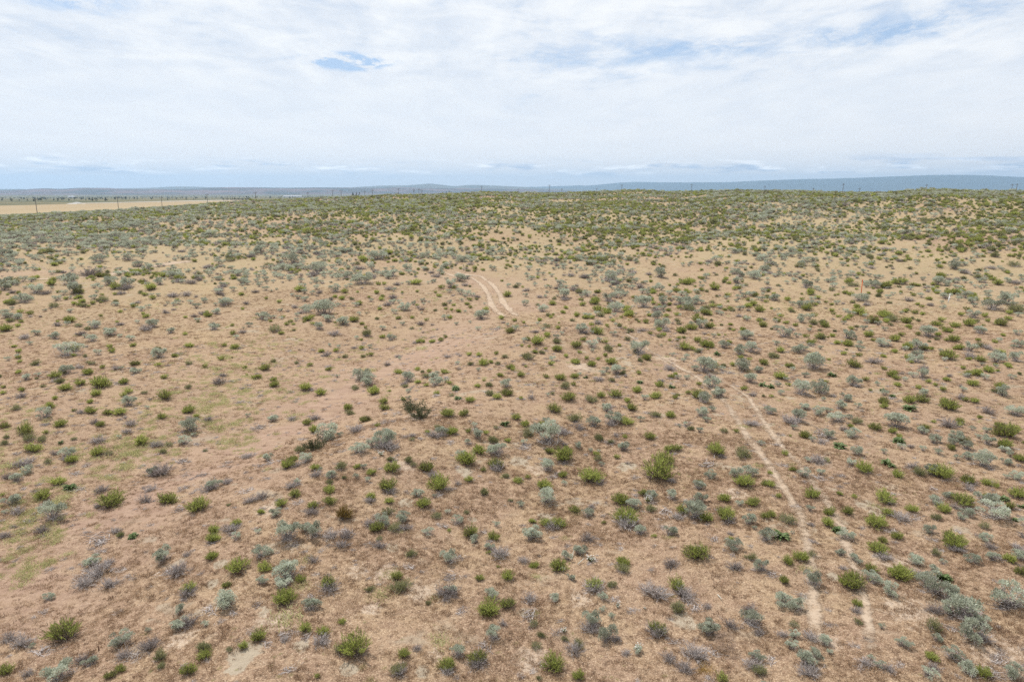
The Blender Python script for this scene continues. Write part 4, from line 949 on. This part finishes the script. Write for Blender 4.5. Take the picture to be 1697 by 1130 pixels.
for key, ids in heads.items():
    if len(ids) == 1:
        LABEL[ids[0]] = key
        continue
    seen = {}
    for i in ids:
        _, _, x_, y_ = parts_of[i]
        q = (round(x_ / 1697 * 100), round(y_ / 1130 * 100))
        seen.setdefault(q, []).append(i)
    for q, jj in seen.items():
        jj.sort(key=lambda i: -sp[i, 2])
        for m_, i in enumerate(jj):
            a, b, *_ = parts_of[i]
            extra = '' if m_ == 0 else ('smaller ' if m_ == 1 else 'smallest ')
            LABEL[i] = f'{extra}{a} {b}, {spell_h(q[0])} percent across, {spell_h(q[1])} down'
HAND = {'k': 'golden brown bush with stiff stems, alone of its colour on the slope', 'b': 'round brown tumbleweed of dry twigs beside silvery sagebrush'}

def put(o, p, rs):
    k, x, y, z, wd, *_ = p
    o.location = (x, y, z - 0.02 * wd)
    o.rotation_euler = (rs.normal(0, 0.11), rs.normal(0, 0.11), rs.uniform(0, 2 * math.pi))
    hs = rs.uniform(0.85, 1.15) * (0.8 if wd > 1.5 else 1.0)
    s = wd * {'g': 1.14, 'o': 1.14, 's': 1.22, 'd': 1.2, 'l': 1.15, 'j': 1.05}.get(k, 1.0)
    o.scale = (s, s * rs.uniform(0.72, 1.1), s * hs * {'d': 0.85, 'g': 0.98, 'o': 0.95}.get(k, 1.0))
rs = np.random.default_rng(77)
for i, p in enumerate(single_out):
    k = p[0]
    if k in SINGLE:
        o = link(NAME[k], SINGLE[k][i % len(SINGLE[k])])
    else:
        fm, wm, jm = LIB[k][int(rs.integers(len(LIB[k])))]
        if p[5] > 16 or k in 'jk':
            o = bpy.data.objects.new(NAME[k], None)
            o.empty_display_size = 0.2
            C.objects.link(o)
            link(fm.name.split('.')[0], fm, None, o)
            link(wm.name.split('.')[0], wm, None, o)
        else:
            o = link(NAME[k], jm)
    put(o, p, rs)
    o['label'] = HAND.get(k, LABEL[i])
    o['category'] = CAT[k]
    if k in GROUP:
        o['group'] = GROUP[k]

# ------------------------------------------------------------------ masses that nobody could count
def scatter(name, pts, meshes, label, seed, category):
    """one object whose points carry the plants"""
    rg = np.random.default_rng(seed)
    col = bpy.data.collections.new(name + '_shapes')
    for i, me in enumerate(meshes):
        col.objects.link(bpy.data.objects.new(name + '_shape', me))
    pts = np.array(pts, float)
    me = bpy.data.meshes.new(name)
    me.vertices.add(len(pts))
    me.vertices.foreach_set('co', pts[:, :3].astype(np.float32).ravel())
    me.attributes.new('size', 'FLOAT', 'POINT').data.foreach_set('value', pts[:, 3].astype(np.float32))
    me.attributes.new('turn', 'FLOAT', 'POINT').data.foreach_set('value', rg.uniform(0, 6.28, len(pts)).astype(np.float32))
    me.attributes.new('pick', 'INT', 'POINT').data.foreach_set('value', rg.integers(0, len(meshes), len(pts)).astype(np.int32))
    me.update()
    o = link(name, me)
    ng = bpy.data.node_groups.new(name, 'GeometryNodeTree')
    ng.interface.new_socket('Geometry', in_out='INPUT', socket_type='NodeSocketGeometry')
    ng.interface.new_socket('Geometry', in_out='OUTPUT', socket_type='NodeSocketGeometry')
    N = ng.nodes.new
    gi, go = N('NodeGroupInput'), N('NodeGroupOutput')
    iop = N('GeometryNodeInstanceOnPoints')
    ci = N('GeometryNodeCollectionInfo')
    ci.inputs['Collection'].default_value = col
    ci.inputs['Separate Children'].default_value = True
    ci.inputs['Reset Children'].default_value = True
    def attr(nm, dt):
        a = N('GeometryNodeInputNamedAttribute'); a.data_type = dt
        a.inputs['Name'].default_value = nm
        return a.outputs['Attribute']
    L = ng.links.new
    L(gi.outputs[0], iop.inputs['Points'])
    L(ci.outputs[0], iop.inputs['Instance'])
    iop.inputs['Pick Instance'].default_value = True
    L(attr('pick', 'INT'), iop.inputs['Instance Index'])
    cx = N('ShaderNodeCombineXYZ')
    L(attr('turn', 'FLOAT'), cx.inputs[2])
    er = N('FunctionNodeEulerToRotation')
    L(cx.outputs[0], er.inputs[0])
    L(er.outputs[0], iop.inputs['Rotation'])
    cs = N('ShaderNodeCombineXYZ')
    sa = attr('size', 'FLOAT')
    for q in range(3):
        L(sa, cs.inputs[q])
    L(cs.outputs[0], iop.inputs['Scale'])
    L(iop.outputs[0], go.inputs[0])
    md = o.modifiers.new('scatter', 'NODES')
    md.node_group = ng
    o['kind'] = 'stuff'
    o['label'] = label
    o['category'] = category
    return o
FULL = {k: [z[2] for z in LIB[k]] for k in 'gosd'}
def near_far(k, cover, label, cat, seed):
    pts = rest[k]
    scatter(cover, [p for p in pts], FAR[k], label, seed, cat)
near_far('s', 'sagebrush_cover', 'grey green sagebrush spread over the far sand hills', 'sagebrush', 1)
near_far('g', 'green_shrub_cover', 'green shrubs dotted over the far sand hills', 'shrubs', 2)
near_far('o', 'olive_shrub_cover', 'dull olive shrubs dotted over the far sand hills', 'shrubs', 3)
near_far('d', 'dead_brush_cover', 'grey dead brush scattered over the far sand hills', 'dead brush', 4)

# dry grass
def ground_pts(n, r0, r1, am=0.78):
    r_ = np.sqrt(rng.uniform(r0 ** 2, r1 ** 2, n)); a_ = rng.uniform(-am, am, n)
    x, y = r_ * np.sin(a_), r_ * np.cos(a_)
    return x, y, height(x, y), r_
g = []
for n_, r0, r1, s0 in ((60000, 12.5, 34, 0.19), (60000, 34, 85, 0.25), (60000, 85, 300, 0.34)):
    x, y, z, r_ = ground_pts(n_, r0, r1)
    kp = rng.uniform(0, 1, n_) < np.clip(0.62 + 1.0 * vnoise(x / 1.7, y / 1.5, 51) + 0.6 * vnoise(x / 6, y / 5, 52), 0.15, 1) * (1 - 0.7 * bare_draw(x, y))
    s_ = s0 * rng.lognormal(0, 0.35, n_)
    g.append(np.stack([x, y, z, s_], 1)[kp])
for p in single_out:
    if p[0] in 'gosdjk' and p[4] > 0.35:
        nn = int(np.clip(9 * p[4] / 0.8, 5, 26))
        th, q = rng.uniform(0, 6.28, nn), p[4] * rng.uniform(0.12, 0.62, nn)
        x, y = p[1] + np.cos(th) * q, p[2] + np.sin(th) * q
        g.append(np.stack([x, y, height(x, y), rng.uniform(0.14, 0.30, nn)], 1))
scatter('dry_grass', np.concatenate(g), [tuft(600 + i, 34, 1.35, 0.42, 0.035).mesh('tuft', M['straw']) for i in range(6)], 'reddish brown dry cheatgrass covering the slope', 5, 'grass')
g = []
for n_, r0, r1, s0 in ((2500, 12.5, 40, 0.12), (12000, 40, 130, 0.26), (16000, 130, 330, 0.42)):
    x, y, z, r_ = ground_pts(n_, r0, r1)
    kp = rng.uniform(0, 1, n_) < np.clip(0.35 + 1.5 * vnoise(x / 9, y / 7, 55), 0.03, 1) * (1 - 0.8 * bare_draw(x, y))
    g.append(np.stack([x, y, z, s0 * rng.lognormal(0, 0.3, n_)], 1)[kp])
sparse = np.concatenate(g)
x, y, z, r_ = ground_pts(2600, 12.5, 60)
scatter('twig_litter', np.stack([x, y, z, rng.lognormal(0, 0.4, len(x)) * 0.28], 1), SINGLE['w'], 'fallen grey twigs strewn over the dry grass', 9, 'twigs')
# pale green cushions of grass in the draw
GP = [(380, 640, 60, 40, 300), (410, 590, 50, 25, 220), (270, 690, 60, 30, 220), (230, 745, 50, 20, 160), (390, 725, 40, 25, 160), (190, 750, 40, 15, 90), (60, 860, 60, 40, 240), (40, 930, 30, 25, 90), (60, 820, 60, 30, 120),
      (580, 590, 40, 20, 70), (430, 560, 60, 20, 140), (500, 630, 50, 25, 90), (690, 560, 60, 20, 50), (330, 600, 70, 25, 140), (120, 780, 80, 40, 160), (350, 670, 70, 30, 160), (450, 660, 40, 25, 80), (60, 680, 60, 60, 130),
      (900, 520, 300, 70, 150), (1200, 760, 250, 120, 60), (700, 960, 250, 120, 40), (620, 500, 80, 20, 120), (720, 490, 40, 12, 70)]
gp = []
for cx_, cy_, sx_, sy_, n_ in GP:
    n_ = int(n_ * 0.36)
    qx, qy = rng.normal(cx_, sx_ * 0.8, n_), rng.normal(cy_, sy_ * 0.8, n_)
    x, y, z = at(qx, np.maximum(qy, 440))
    gp.append(np.stack([x, y, z, rng.lognormal(0, 0.4, n_) * 0.42], 1))
scatter('green_grass', np.concatenate(gp + [sparse]), [cushion(700 + i).mesh('cushion', M['pale']) for i in range(4)], 'pale green cushions of low grass in the dip', 6, 'grass')

# ------------------------------------------------------------------ poles, stakes, far trees and buildings
def simple_mat(name, a, b, scale=3.0, rough=0.8):
    m, t = new_mat(name)
    pos = t.n('ShaderNodeNewGeometry').outputs['Position']
    finish(t, t.mix(t.noise(pos, scale, 4, 0.6), a, b), rough)
    return m
def cyl_mesh(name, p0, p1, r0, r1, mat, n=10):
    p0, p1 = np.array(p0, float), np.array(p1, float)
    d = (p1 - p0) / np.linalg.norm(p1 - p0)
    s = np.cross(d, [0.3, 1, 0.2]); s /= np.linalg.norm(s); q = np.cross(d, s)
    a = np.linspace(0, 2 * math.pi, n, endpoint=False)
    ring = np.cos(a)[:, None] * s + np.sin(a)[:, None] * q
    V = np.stack([np.repeat(p0[None], n, 0), p0 + ring * r0, p1 + ring * r1, np.repeat(p1[None], n, 0)])
    me = grid_mesh(name, V, closed=True)
    me.materials.append(mat)
    return me
m_pole = simple_mat('weathered_pole', (0.11, 0.095, 0.085), (0.17, 0.15, 0.135))
m_glass = simple_mat('glazed_insulator', (0.20, 0.22, 0.22), (0.26, 0.28, 0.28))
POLES = [(58, 328, 0), (194, 326, 0), (267, 326, 0), (342.6, 320.7, 1), (423, 317.7, 1), (510, 318, 1), (550.7, 314.5, 1), (565, 315, 0), (604, 316, 0), (617, 314, 1), (660, 312, 1), (685.6, 313.5, 0), (694, 312.6, 1), (699, 314, 0),
         (798, 308, 1), (859, 312.5, 0), (910.4, 306, 1), (931, 312.5, 0), (989, 311.5, 0), (1030.6, 305.5, 1), (1146.6, 304.6, 1), (1268, 307.5, 1), (1348, 311, 0), (1398, 304, 1), (1425, 311.5, 0), (1536, 305.4, 1), (1678, 305, 0), (1686, 304, 1)]
shaft = cyl_mesh('pole_shaft', (0, 0, 0), (0, 0, 1), 0.15, 0.10, m_pole)
arm = cyl_mesh('crossarm', (-1.0, 0, 0), (1.0, 0, 0), 0.06, 0.06, m_pole, 6)
ins = cyl_mesh('insulator', (0, 0, 0), (0, 0, 0.35), 0.07, 0.05, m_glass, 6)
for i, (px_, py_, big) in enumerate(POLES):
    a, e = (float(v) for v in az_el(px_, py_))
    rcx, _ = crest(np.array([a]))
    R = np.arange(float(rcx[0]) + 30, 2600, 5.0)
    hz = height(R * math.sin(a), R * math.cos(a))
    hh = CAM_H + R * e - hz
    want = 7.5 if px_ < 640 else 9.5
    j = int(np.argmin(np.abs(hh - want) + R * 0.0004))
    r_, H = R[j], float(np.clip(hh[j], 6, 13))
    root = bpy.data.objects.new('utility_pole', None)
    C.objects.link(root)
    root.location = (r_ * math.sin(a), r_ * math.cos(a), hz[j] - 0.05)
    root.rotation_euler = (0, 0, 0.35)
    s_ = link('pole_shaft', shaft, None, root); s_.scale = (1, 1, H)
    c_ = link('crossarm', arm, None, root); c_.location = (0, 0.14, H - 0.7)
    for q in (-0.9, 0.5, 0.9):
        n_ = link('insulator', ins, None, c_); n_.location = (q, 0, 0.08)
    x_pct = spell_h(round(px_ / 1697 * 100))
    root['label'] = ('dark timber power pole' if big else 'thin distant power pole') + f' against the skyline, {x_pct} percent across the photo'
    root['category'] = 'power pole'
    root['group'] = 'power poles along the skyline'
bpy.context.view_layer.update()

def stake(name, px_, py_, h, r, mat_a, mat_b, cap, label, leanx=0.0):
    x, y, z = (float(v[0]) for v in at(px_, py_))
    root = bpy.data.objects.new(name, None)
    C.objects.link(root)
    root.location = (x, y, z - 0.05); root.rotation_euler = (0, leanx, 0)
    link('shaft', cyl_mesh('shaft', (0, 0, 0), (0, 0, h), r, r, mat_a), None, root)
    link(cap, cyl_mesh(cap, (0, 0, h), (0, 0, h + 0.18), r * 1.35, r * 1.3, mat_b), None, root)
    root['label'] = label
    root['category'] = 'stake'
m_or = simple_mat('orange_paint', (0.62, 0.13, 0.04), (0.72, 0.18, 0.06))
m_wh = simple_mat('white_plastic', (0.72, 0.72, 0.70), (0.82, 0.82, 0.80))
m_or2 = simple_mat('faded_orange', (0.55, 0.10, 0.05), (0.60, 0.14, 0.06))
stake('marker_stake', 1427, 487, 1.55, 0.045, m_or, m_or2, 'tape', 'slender orange survey stake standing among sagebrush')
stake('marker_stake', 1571, 502, 0.85, 0.06, m_wh, m_wh, 'cap', 'white plastic marker post leaning on the dry grass', 0.12)
m_stick = simple_mat('bleached_wood', (0.42, 0.43, 0.38), (0.56, 0.56, 0.50))
for (xa, ya, xb, yb), lab in (((947, 928, 952, 912), 'pale green white stick lying on bare soil, upper of a pair'), ((957, 937, 968, 929), 'pale green white stick lying on bare soil, lower of a pair'),
                              ((1189, 987, 1196, 997), 'thin bleached twig lying on open dry grass')):
    x, y, z = at([xa, xb], [ya, yb])
    z = z + 0.05
    o = link('stick', cyl_mesh('stick', (x[0], y[0], z[0]), (x[1], y[1], z[1] + 0.05), 0.014, 0.008, m_stick, 7))
    o['label'] = lab; o['category'] = 'stick'

def crown_mesh(seed, mat, squash=1.3):
    f = Blades(seed); rg = f.rng
    for c in range(9):
        ctr = rg.normal(0, 0.24, 3) * [1, 1, squash] + [0, 0, 0.75]
        k = 90
        N = rg.normal(size=(k, 3)); N /= np.linalg.norm(N, axis=1, keepdims=True)
        f.add(ctr + N * 0.22 * rg.uniform(0.4, 1, (k, 1)), N + rg.normal(0, 0.5, (k, 3)), 0.15, 0.10, 0.5 + rg.normal(0, 0.25, k), 'leaf')
    return f.mesh('crown', mat)
crowns = [crown_mesh(800 + i, M['dark']) for i in range(3)]
trunk = cyl_mesh('trunk', (0, 0, 0), (0, 0, 0.7), 0.06, 0.03, m_pole, 8)
def far_tree(px_, py_, r_, h, label, i):
    a, e = (float(v) for v in az_el(px_, py_))
    root = bpy.data.objects.new('far_tree', None); C.objects.link(root)
    x, y = r_ * math.sin(a), r_ * math.cos(a)
    zg = float(height(x, y)); H = CAM_H + r_ * e - zg
    if h: H = h
    root.location = (x, y, zg - 0.1); root.scale = (H * 0.28, H * 0.28, H / 2.1); root.rotation_euler = (0, 0, i * 1.3)
    link('crown', crowns[i % 3], None, root); link('trunk', trunk, None, root)
    root['label'] = label; root['category'] = 'tree'; root['group'] = 'distant trees beyond the crest'
for i, (x_, y_) in enumerate([(1109.5, 312.8), (1113.5, 312.2), (1118, 312.6), (1122, 312.0), (1126.5, 312.8)]):
    far_tree(x_, y_, 900, None, ('leftmost', 'second', 'middle', 'fourth', 'rightmost')[i] + ' dark tree of the row of five on the skyline', i)
for i, (x_, y_) in enumerate([(584.5, 316.6), (589, 316.2), (594, 316.8)]):
    far_tree(x_, y_, 1700, None, ('left', 'tallest', 'right')[i] + ' dark tree of the three above the crest by the power poles', i + 1)
for i, (x_, y_) in enumerate([(738, 314.8), (743, 314.4), (747, 315.2)]):
    far_tree(x_, y_, 1500, None, ('left', 'middle', 'right')[i] + ' dark low tree of three beside the rounded hilltop', i + 2)
# woods and hedges on the valley floor: far too many to count
vp = []
r_ = np.sqrt(rng.uniform(1500 ** 2, 5600 ** 2, 1500)); a_ = rng.uniform(-0.75, 0.05, 1500)
kp = vnoise(r_ / 300, a_ * 14, 61) > 0.02
x, y = r_[kp] * np.sin(a_[kp]), r_[kp] * np.cos(a_[kp])
vp = np.stack([x, y, height(x, y) - 0.2, rng.uniform(2.0, 4.2, kp.sum())], 1)
r_ = rng.uniform(1500, 1560, 60); a_ = rng.uniform(*[float(az_el(v, 330)[0]) for v in (368, 416)], 60)
x, y = r_ * np.sin(a_), r_ * np.cos(a_)
vp = np.concatenate([vp, np.stack([x, y, height(x, y) - 0.2, rng.uniform(1.6, 2.4, 60)], 1)])
scatter('valley_trees', vp, crowns, 'dark specks of trees on the distant valley floor', 8, 'trees')

m_wall = simple_mat('white_siding', (0.70, 0.70, 0.68), (0.80, 0.80, 0.78), 0.4)
m_roof = simple_mat('pale_roof', (0.40, 0.40, 0.42), (0.50, 0.50, 0.52), 0.4)
def shed(px_, r_, L, W, H, label):
    a, _ = az_el(px_, 325)
    root = bpy.data.objects.new('farm_shed', None); C.objects.link(root)
    x, y = r_ * math.sin(a), r_ * math.cos(a)
    root.location = (x, y, float(height(x, y))); root.rotation_euler = (0, 0, -float(a) + 0.2)
    l, w = L / 2, W / 2
    V = np.array([(-l, -w, -0.5), (l, -w, -0.5), (l, w, -0.5), (-l, w, -0.5), (-l, -w, H), (l, -w, H), (l, w, H), (-l, w, H), (-l, 0, H + W * 0.22), (l, 0, H + W * 0.22)], float)
    me = bpy.data.meshes.new('walls')
    me.from_pydata(V.tolist(), [], [(0, 1, 5, 4), (2, 3, 7, 6), (1, 2, 6, 9, 5), (3, 0, 4, 8, 7)])
    link('walls', me, m_wall, root)
    R = np.array([(-l - .6, -w - .6, H - .1), (l + .6, -w - .6, H - .1), (l + .6, 0, H + W * 0.22 + .25), (-l - .6, 0, H + W * 0.22 + .25), (-l - .6, w + .6, H - .1), (l + .6, w + .6, H - .1)])
    me = bpy.data.meshes.new('roof')
    me.from_pydata(R.tolist(), [], [(0, 1, 2, 3), (3, 2, 5, 4)])
    o = link('roof', me, m_roof, root)
    sm = o.modifiers.new('thickness', 'SOLIDIFY'); sm.thickness = 0.2; sm.offset = 1
    me = bpy.data.meshes.new('door')
    me.from_pydata([(-2, -w - .05, 0), (2, -w - .05, 0), (2, -w - .05, H * .75), (-2, -w - .05, H * .75), (-2, -w - .01, 0), (2, -w - .01, 0), (2, -w - .01, H * .75), (-2, -w - .01, H * .75)], [],
                   [(0, 1, 2, 3), (0, 4, 5, 1), (3, 2, 6, 7), (0, 3, 7, 4), (1, 5, 6, 2)])
    link('door', me, m_roof, root)
    root['label'] = label; root['category'] = 'shed'; root['group'] = 'white farm sheds in the valley'
for px_, r_, L, lab in ((476, 4200, 42, 'long white farm shed, left of the valley group'), (486, 4100, 30, 'short white farm shed in the middle of the valley group'), (495, 4300, 34, 'white farm shed at the right end of the valley group'),
                        (118, 4600, 30, 'white farm shed alone at the foot of the hazy hills')):
    shed(px_, r_, L, 14, 6, lab)
# pale spoil heap by the field's far edge
a, _ = az_el(126, 332)
r_ = 1180
xx, yy = np.meshgrid(np.linspace(-1, 1, 24), np.linspace(-1, 1, 24), indexing='ij')
hx_ = np.clip(1 - np.hypot(xx, yy), 0, 1) ** 0.7 * 1.9 + 1.2 * vnoise(xx * 4, yy * 4, 71) * np.clip(1 - np.hypot(xx, yy), 0, 1) * 2
bx_, by_ = r_ * math.sin(a), r_ * math.cos(a)
o = link('spoil_heap', grid_mesh('spoil_heap', np.dstack([bx_ + xx * 13, by_ + yy * 8, height(bx_ + xx * 13, by_ + yy * 8) + 0.3 + hx_])), simple_mat('pale_gravel', (0.36, 0.345, 0.32), (0.46, 0.44, 0.41), 0.8))
o['label'] = 'pale heap of gravel beside the tan field'; o['category'] = 'heap'

# ------------------------------------------------------------------ the air
def make_haze():
    me = bpy.data.meshes.new('haze')
    b, z0, z1 = 23500.0, -45.0, 490.0
    V = [(-b, -b, z0), (b, -b, z0), (b, b, z0), (-b, b, z0), (-b, -b, z1), (b, -b, z1), (b, b, z1), (-b, b, z1)]
    me.from_pydata(V, [], [(3, 2, 1, 0), (4, 5, 6, 7), (0, 1, 5, 4), (1, 2, 6, 5), (2, 3, 7, 6), (3, 0, 4, 7)])
    m = bpy.data.materials.new('haze_air')
    m.use_nodes = True
    t = NT(m.node_tree)
    v = t.n('ShaderNodeVolumePrincipled')
    v.inputs['Color'].default_value = (0.46, 0.69, 0.96, 1)
    v.inputs['Density'].default_value = 6.6e-5
    v.inputs['Anisotropy'].default_value = 0.3
    t.n('ShaderNodeOutputMaterial', ins={'Volume': v.outputs[0]})
    me.materials.append(m)
    o = link('haze', me)
    o['kind'] = 'stuff'
    o['label'] = 'pale blue haze in the air over the plain'
make_haze()
